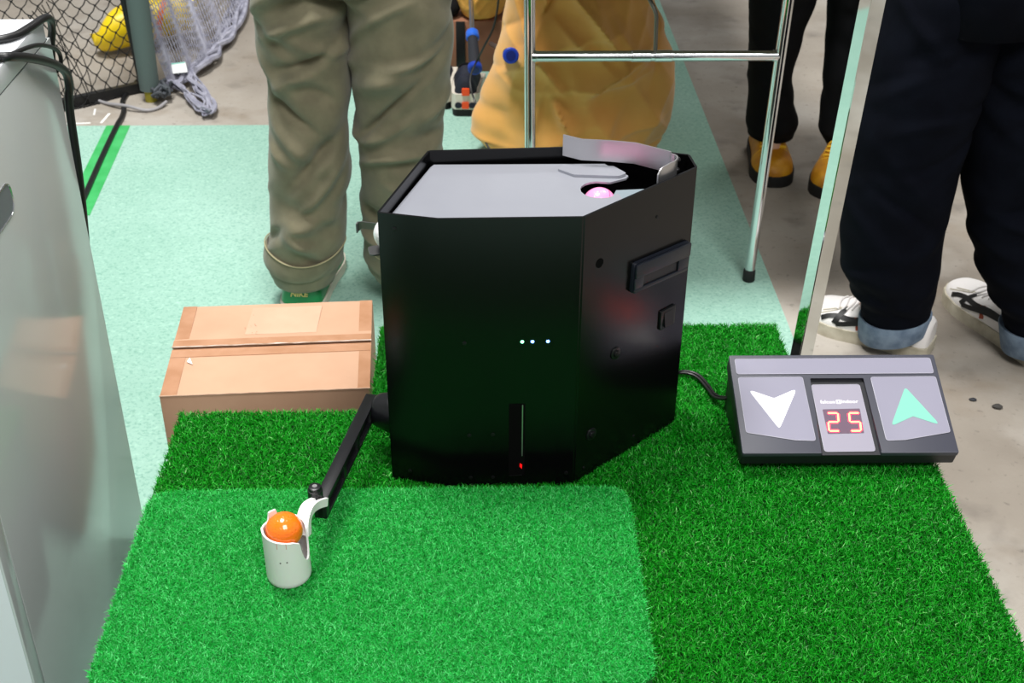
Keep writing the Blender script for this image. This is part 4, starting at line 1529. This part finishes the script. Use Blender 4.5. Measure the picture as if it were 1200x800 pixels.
# ================================================================== CHROME STAND
cs = thing('folding_table', (0.35, 2.497, 0.004), 'folding table on shiny chrome tube legs with a crossbar in front of the orange bag', 'table')
for (x0, x1) in ((0.1060, 0.0955), (0.5990, 0.6125)):
    bm = bmesh.new()
    tube(bm, [(x0, 2.497, 0.03), (x0 + (x1 - x0) * 0.67 / 0.65, 2.497, 0.704)], 0.0113, 24)
    lg = obj('leg', bm, M['chrome'], cs)
    bm = bmesh.new()
    tube(bm, [(x0, 2.497, 0.004), (x0, 2.497, 0.006), (x0, 2.497, 0.030), (x0, 2.497, 0.033)], [0.0125, 0.0140, 0.0135, 0.0118], 20)
    obj('rubber_foot', bm, M['rubber'], lg)
bm = bmesh.new()
tube(bm, [(0.099, 2.497, 0.530), (0.606, 2.497, 0.530)], 0.0108, 24)
xb = obj('crossbar', bm, M['chrome'], cs)
for x0, x1 in ((0.305, 0.345), (0.352, 0.388), (0.102, 0.112), (0.594, 0.604)):
    bm = bmesh.new()
    tube(bm, [(x0, 2.497, 0.530), (x0 + 0.001, 2.497, 0.530), (x1 - 0.001, 2.497, 0.530), (x1, 2.497, 0.530)], [0.0108, 0.0118, 0.0118, 0.0108], 24)
    obj('joint_sleeve', bm, M['chrome'], xb)
bm = bmesh.new()
tube(bm, spline([(0.3528, 2.497, 0.540), (0.3515, 2.497, 0.585), (0.3490, 2.497, 0.618), (0.335, 2.510, 0.645), (0.322, 2.530, 0.672), (0.31, 2.56, 0.704)], 5), 0.0042, 12)
obj('strut', bm, mat('dull_steel', (120, 118, 110), 0.35, 0.9), cs)
bm = bmesh.new()
box(bm, (0.045, 2.41, 0.704), (0.665, 4.62, 0.732), 0.006)
obj('table_top', bm, mat('table_board', (128, 118, 104), 0.6, var=(116, 106, 92), vscale=10), cs)
for x0 in (0.106, 0.600):
    bm = bmesh.new()
    tube(bm, [(x0, 4.50, 0.006), (x0, 4.50, 0.704)], 0.0113, 20)
    obj('leg', bm, M['chrome'], cs)

# mirror-polished square post
bm = bmesh.new()
pb_, pt_ = Vector((0.4805, 1.66, 0.004)), Vector((0.4805 + 0.0428 * 1.9, 1.66, 1.9))
na, nb = Vector((-0.933, -0.36, 0)), Vector((0.36, -0.933, 0))
sq = 0.0247 / 2
ring = lambda c: [c + na * sq + nb * sq, c - na * sq + nb * sq, c - na * sq - nb * sq, c + na * sq - nb * sq]
loft(bm, [ring(pb_), ring(pt_)])
vert_e = [e for e in bm.edges if abs(e.verts[0].co.z - e.verts[1].co.z) > 0.5]
bmesh.ops.bevel(bm, geom=vert_e, offset=0.0012, segments=2, affect='EDGES')
o = obj('mirror_post', bm, M['mirror'], origin=tuple(pb_))
tag(o, 'slanting square post of mirror-polished steel left of the navy jeans', 'post')

# ================================================================== CABINET at left
cab = thing('display_cabinet', (-0.82, 1.40, 0), 'glossy pale grey cabinet with white top at the left edge beside the turf', 'cabinet')
X0, X1, Y0_, Y1_ = -1.10, -0.567, 1.138, 1.645
bm = bmesh.new()
box(bm, (X0, Y0_ + 0.001, 0.004), (X1 - 0.004, Y1_ - 0.002, 0.866), 0.0)
obj('carcass', bm, M['cabinet_white'], cab, smooth=False)
bm = bmesh.new()
box(bm, (X1 - 0.004, Y0_ + 0.0275, 0.012), (X1, Y1_, 0.8650), 0.0008)
sp = obj('side_panel', bm, M['cabinet'], cab, label='glossy grey side panel')
bm = bmesh.new()
box(bm, (X1 - 0.004, Y0_, 0.012), (X1 - 0.0002, Y0_ + 0.0262, 0.8650), 0.0008)
obj('edge_trim', bm, M['cabinet'], cab)
bm = bmesh.new()
box(bm, (X0, Y0_ - 0.004, 0.8665), (X1 + 0.0005, Y1_ - 0.016, 0.8950), 0.002)
obj('top_board', bm, M['cabinet_white'], cab, label='white top board')
bm = bmesh.new()
box(bm, (X1 - 0.0035, Y0_, 0.8648), (X1 - 0.001, Y1_ - 0.01, 0.8668))
obj('shadow_gap', bm, M['cabinet_seam'], cab, smooth=False)
# recessed pull in the side panel
GM = frame_mtx(Vector((X1, 1.405, 0.7325)), (0, -1, 0), (0, 0, 1), (1, 0, 0))
slot = round_poly([(0, 0), (0.12, 0), (0.12, 0.040), (0, 0.040)], 0.020, 8)
bm = bmesh.new()
prism(bm, slot, 0.0, 0.0006, 0.0, GM)
hp = obj('pull_recess', bm, mat('recess_grey', (122, 126, 132), 0.4), sp, smooth=False)
bm = bmesh.new()
tube(bm, [GM @ Vector((x, y, 0.0006)) for x, y in slot + slot[:1]], 0.0012, 6, cap=False)
obj('pull_rim', bm, M['alu_edge'], sp)
zt = 0.895
def cable_thing(pts, r, label, m='cable', n=8, group=None):
    bm = bmesh.new()
    tube(bm, spline(pts, n), r, 10)
    o = obj('cable', bm, M[m])
    return tag(o, label, 'cable', group)


cable_thing([(-0.80, 1.545, zt + .0055), (-0.66, 1.535, zt + .0055), (-0.602, 1.532, zt + .0055), (-0.578, 1.545, zt + .0055), (-0.5665, 1.580, zt + .0058), (-0.5605, 1.6150, zt + .0050), (-0.5610, 1.6400, zt - 0.004), (-0.5650, 1.6520, zt - 0.022), (-0.574, 1.655, 0.83), (-0.585, 1.656, 0.70), (-0.62, 1.66, 0.30)], 0.0052, 'thick black cable bent over the far corner of the cabinet top', group='cables over the cabinet')
cable_thing([(-0.80, 1.49, zt + .0055), (-0.66, 1.482, zt + .0055), (-0.600, 1.478, zt + .0055), (-0.570, 1.472, zt + .0055), (-0.5595, 1.480, zt + 0.003), (-0.5545, 1.520, 0.882), (-0.5535, 1.590, 0.850), (-0.5560, 1.645, 0.818), (-0.5600, 1.662, 0.790), (-0.5660, 1.664, 0.755), (-0.575, 1.664, 0.60), (-0.61, 1.66, 0.25)], 0.0058, 'thick black cable sagging over the right edge of the cabinet', group='cables over the cabinet')
cable_thing([(-0.80, 1.47, zt + .003), (-0.66, 1.458, zt + .003), (-0.605, 1.455, zt + .003), (-0.575, 1.4595, zt + .004), (-0.5600, 1.500, zt + 0.002), (-0.5560, 1.560, 0.884), (-0.5580, 1.620, 0.860), (-0.5600, 1.648, 0.842), (-0.5620, 1.652, 0.826), (-0.5700, 1.650, 0.815)], 0.0028, 'thin black cable curling over the right edge of the cabinet', group='cables over the cabinet')

# ================================================================== NET, POST AND CLUTTER at the back left
gp = thing('net_post', (-0.98, 3.62, 0), 'grey foam sleeved post of the ball net standing on a black base', 'post')
bm = bmesh.new()
tube(bm, [(-0.9785, 3.60, 0.034), (-0.9785, 3.60, 0.036), (-0.9660, 3.60, 0.90)], [0.024, 0.0285, 0.0395], 28)
obj('foam_sleeve', bm, M['post_grey'], gp)
bm = bmesh.new()
tube(bm, [(-0.9785, 3.60, 0.0), (-0.9785, 3.60, 0.036)], 0.0175, 20)
obj('pole_end', bm, M['post_yellow'], gp, label='yellowish bare end of the pole')
bm = bmesh.new()
a_, b_ = Vector((-1.000, 3.690, 0.016)), Vector((-1.60, 3.275, 0.016))
tube(bm, [a_, b_], 0.019, 4)
obj('base_bar', bm, M['black_metal'], gp)
bm = bmesh.new()
tube(bm, [(-1.0150, 3.66, 0.02), (-1.0500, 3.68, 0.55), (-1.062, 3.68, 0.9)], 0.0110, 12)
obj('side_pole', bm, M['black_metal'], gp)

# black net: diamond mesh hanging above the base bar
bm = bmesh.new()
nd = Vector((b_.x - a_.x, b_.y - a_.y, 0)).normalized()
nn = Vector((-nd.y, nd.x, 0))
NL, NH, cell = 0.80, 0.62, 0.0225
nu, nv = int(NL / cell) + 1, int(NH / cell) + 1


def net_pt(i, j):
    u, v = i * cell, j * cell
    x = noise.noise(Vector((u * 5, v * 5, 1.0)))
    y = noise.noise(Vector((u * 5, v * 5, 7.0)))
    gather = 0.10 * math.exp(-v / 0.10)
    bulge = 0.05 * math.sin(u * 6) * (1 - v / NH) + 0.03 * x
    return Vector((a_.x - 0.02, a_.y + 0.01, 0.004)) + nd * (u + 0.018 * x - gather * 0.2 * math.sin(u * 9)) + Vector((0, 0, max(0.0, v + 0.014 * y - (0.05 + 0.04 * math.sin(u * 7)) * math.exp(-v / 0.12)))) + nn * bulge


def strand(bm, p, q, r):
    sag = Vector((0, 0, -0.0028)) + nd * (0.002 if (q - p).dot(nd) > 0 else -0.002)
    tube(bm, [p, (p + q) / 2 + sag, q], r, 4, cap=False)


for i in range(nu):
    for j in range(nv):
        if (i + j) % 2 == 0:
            p = net_pt(i, j)
            for di in (-1, 1):
                if 0 <= i + di < nu and j + 1 < nv:
                    strand(bm, p, net_pt(i + di, j + 1), 0.0018)
            if j % 1 == 0:
                for di in (-1, 1):
                    if 0 <= i + di < nu and j - 1 >= 0 and j == 0:
                        strand(bm, p, net_pt(i + di, j - 1), 0.0015)
bn = thing('black_net', tuple(a_), 'black diamond mesh net hanging behind the cabinet', 'net')
o = obj('net_mesh', bm, M['net_black'], bn)
o['kind'] = 'stuff'
bm = bmesh.new()
for i in range(0, nu):
    for j in range(0, nv):
        if (i + j) % 2 == 0:
            sphere(bm, net_pt(i, j), 0.0040, 1)
o = obj('net_knots', bm, M['net_black'], bn)
o['kind'] = 'stuff'
bm = bmesh.new()
for k in range(7):
    pts = []
    for s_ in range(14):
        t_ = s_ / 13
        base = a_ + nd * (0.16 + 0.02 * k + 0.05 * t_ * math.sin(k * 1.3))
        pts.append(base + nn * (0.02 * k - 0.05) + Vector((0, 0, 0.30 * (1 - t_) ** 1.0 - 0.01)) + nd * (0.07 * (1 - t_) ** 2) )
    tube(bm, pts, 0.0016, 4)
o = obj('gathered_cords', bm, M['net_black'], bn)
o['kind'] = 'stuff'

# grey net falling to the floor right of the post
gn = thing('grey_net', (-0.88, 3.75, 0), 'grey fine mesh net gathered and spilling onto the floor right of the post', 'net')
edge = spline([(-0.836, 4.75, 0.02), (-0.834, 4.45, 0.02), (-0.836, 4.10, 0.02), (-0.850, 3.92, 0.02), (-0.872, 3.80, 0.02), (-0.905, 3.72, 0.02), (-0.935, 3.645, 0.02)], 10)


def gpt(u, v):
    """u 0..1 along the floor edge from far to the post; v 0..1 up the curtain"""
    k = min(int(u * (len(edge) - 1)), len(edge) - 2)
    fr = u * (len(edge) - 1) - k
    e = edge[k].lerp(edge[k + 1], fr)
    topx, topy = -0.985, 3.70 + (1 - u) * 1.25
    top = Vector((topx, topy, 0.62))
    q = e.lerp(top, v ** 0.8)
    q.x += 0.020 * math.sin(u * 34 + v * 2) * (0.4 + 0.6 * v) - 0.10 * math.sin(math.pi * v) * 0.5
    q.z += 0.008 * math.sin(u * 50) * (1 - v) + 0.004
    return q


bm = bmesh.new()
NU, NV = 84, 44
for i in range(NU):
    tube(bm, [gpt(i / (NU - 1), j / NV) for j in range(NV + 1)], 0.0017, 4, cap=False)
for j in range(0, NV + 1):
    tube(bm, [gpt(i / 139, min(1, (j + 0.5 * (i % 2)) / NV)) for i in range(140)], 0.0013, 4, cap=False)
o = obj('net_mesh', bm, M['net_grey'], gn)
o['kind'] = 'stuff'
bm = bmesh.new()
random.seed(21)
for k in range(9):
    ph = k * 0.7
    off = Vector((random.uniform(-0.03, 0.012), random.uniform(-0.01, 0.01), random.uniform(0.0, 0.02)))
    pts = [edge[i] + off + Vector((0.012 * math.sin(i * 0.35 + ph), 0.0, 0.006 * math.sin(i * 0.5 + ph))) for i in range(len(edge))]
    tube(bm, pts, random.choice([0.004, 0.006, 0.009]), 6)
obj('bottom_rope', bm, M['net_grey'], gn, label='lavender grey rope bundle along the net edge')
bm = bmesh.new()
tail = [(-0.935, 3.665, 0.03), (-0.895, 3.625, 0.022), (-0.852, 3.570, 0.02), (-0.815, 3.500, 0.018), (-0.792, 3.455, 0.018), (-0.778, 3.475, 0.016), (-0.792, 3.53, 0.016), (-0.825, 3.60, 0.02), (-0.868, 3.680, 0.025), (-0.885, 3.75, 0.03)]
for k in range(8):
    pts = spline([Vector(p) + Vector((random.uniform(-0.014, 0.014), random.uniform(-0.012, 0.012), random.uniform(-0.004, 0.016))) for p in tail], 5)
    tube(bm, pts, random.choice([0.003, 0.005, 0.007]), 6)
obj('net_tail', bm, M['net_grey'], gn, label='twisted tail of the net lying on concrete')
bm = bmesh.new()
for k in range(10):
    pts = [Vector((-0.945 + random.uniform(-0.03, 0.03), 3.60 + random.uniform(-0.05, 0.05), 0.02 + random.uniform(0, 0.03))) for _ in range(5)]
    tube(bm, spline(pts, 5), 0.005, 6)
obj('knotted_cord', bm, mat('dark_grey_cord', (74, 78, 84), 0.8), gn)
bm = bmesh.new()
TGM = Matrix.Translation((-0.9180, 3.705, 0.060)) @ Matrix.Rotation(math.radians(18), 4, 'Z') @ Matrix.Rotation(math.radians(30), 4, 'X')
box(bm, (-0.030, -0.020, 0), (0.030, 0.020, 0.003), 0.001, 1, TGM)
tg = obj('hang_tag', bm, M['tag'], gn, label='white tag clipped to the net')
bm = bmesh.new()
box(bm, (-0.028, -0.0185, 0.003), (0.028, -0.0145, 0.0034), 0, 1, TGM @ Matrix.Rotation(math.pi, 4, 'Z'))
obj('tag_line', bm, M['teal'], tg)

# yellow inflatable behind the net
yl = thing('yellow_inflatable', (-1.14, 4.30, 0), 'rounded bright yellow inflatable lying behind the black net', 'inflatable')
bm = bmesh.new()
rings = []
for i in range(25):
    t_ = i / 24
    x = -1.228 + 0.30 * t_
    r_ = 0.066 * (max(0.0, 1 - (1 - min(1, t_ / 0.22)) ** 2)) ** 0.5 + 0.002
    tilt = 0.10 * t_
    rings.append([(x + 0.02 * math.sin(a), 3.99 + tilt + 1.1 * r_ * math.cos(a), 0.0715 + 0.05 * t_ + 1.05 * r_ * math.sin(a)) for a in [2 * math.pi * k / 32 for k in range(32)]])
loft(bm, rings)
obj('tube_body', bm, M['yellow'], yl)
bm = bmesh.new()
rings = [[(x + 0.02 * math.sin(a), 3.99 + 0.10 * (x + 1.228) / 0.30 + 1.1 * 0.0695 * math.cos(a), 0.0715 + 0.05 * (x + 1.228) / 0.30 + 1.05 * 0.0695 * math.sin(a)) for a in [2 * math.pi * k / 32 for k in range(32)]] for x in (-1.030, -1.012)]
loft(bm, rings)
obj('orange_band', bm, M['orange_vinyl'], yl, label='orange band around the inflatable')

# cables and tape on the floor
bm = bmesh.new()
prism(bm, [(-1.0620, 3.400), (-0.9950, 3.400), (-0.9660, 2.840), (-1.0330, 2.840)], 0.004, 0.0055)
o = obj('floor_tape', bm, M['green_tape'], smooth=False)
tag(o, 'strip of bright green tape stuck over a cable on the mint carpet', 'tape')
cable_thing([(-1.045, 3.740, 0.012), (-1.058, 3.66, 0.006), (-1.058, 3.58, 0.006), (-1.040, 3.52, 0.006), (-1.032, 3.46, 0.006), (-1.030, 3.40, 0.0085), (-1.020, 3.20, 0.0085), (-1.006, 2.98, 0.0085), (-0.998, 2.84, 0.0085)], 0.0075, 'black cable running under the green floor tape')
cable_thing([(-1.19, 3.63, 0.006), (-1.165, 3.615, 0.006), (-1.1035, 3.566, 0.006), (-1.029, 3.520, 0.015), (-0.977, 3.510, 0.006), (-0.945, 3.525, 0.006), (-0.925, 3.56, 0.012)], 0.0050, 'grey cable looping over the floor at the base of the post', 'grey_cable')
for k, (x0, y0, x1, y1, w) in enumerate([(-1.185, 3.425, -1.115, 3.430, 0.006), (-1.128, 3.535, -1.120, 3.49, 0.005), (-1.078, 3.50, -1.085, 3.43, 0.007)]):
    bm = bmesh.new()
    d = Vector((x1 - x0, y1 - y0, 0)).normalized()
    s_ = Vector((-d.y, d.x, 0)) * w / 2
    p, q = Vector((x0, y0, 0)), Vector((x1, y1, 0))
    prism(bm, [tuple((p - s_)[:2]), tuple((q - s_)[:2]), tuple((q + s_)[:2]), tuple((p + s_)[:2])], 0.0, 0.0012)
    o = obj('tape_scrap', bm, M['paper_white'], smooth=False)
    tag(o, ['flat white tape scrap along the back edge of the mint carpet', 'short white tape scrap nearest the black base bar', 'white tape scrap pointing at the black cable'][k], 'scrap', 'white tape scraps on the concrete')

# debris on the concrete at right
for k, (x, y, r_, m_) in enumerate([(0.955, 2.024, 0.006, 'slate_chip'), (0.995, 1.998, 0.0085, 'card_dark')]):
    bm = bmesh.new()
    sphere(bm, (0, 0, 0), r_, 2, (1.3, 0.8, 0.5))
    for v in bm.verts:
        v.co *= 1 + 0.35 * noise.noise(v.co * 160)
    o = obj('floor_chip', bm, mat('grit', (60, 57, 54), 0.8) if k else M[m_], smooth=False)
    o.location = (x, y, r_ * 0.42)
    tag(o, ['small dark stone chip on the concrete right of the control box', 'small grey crumb of grit lying farther right on the concrete'][k], 'debris', 'crumbs on the concrete')
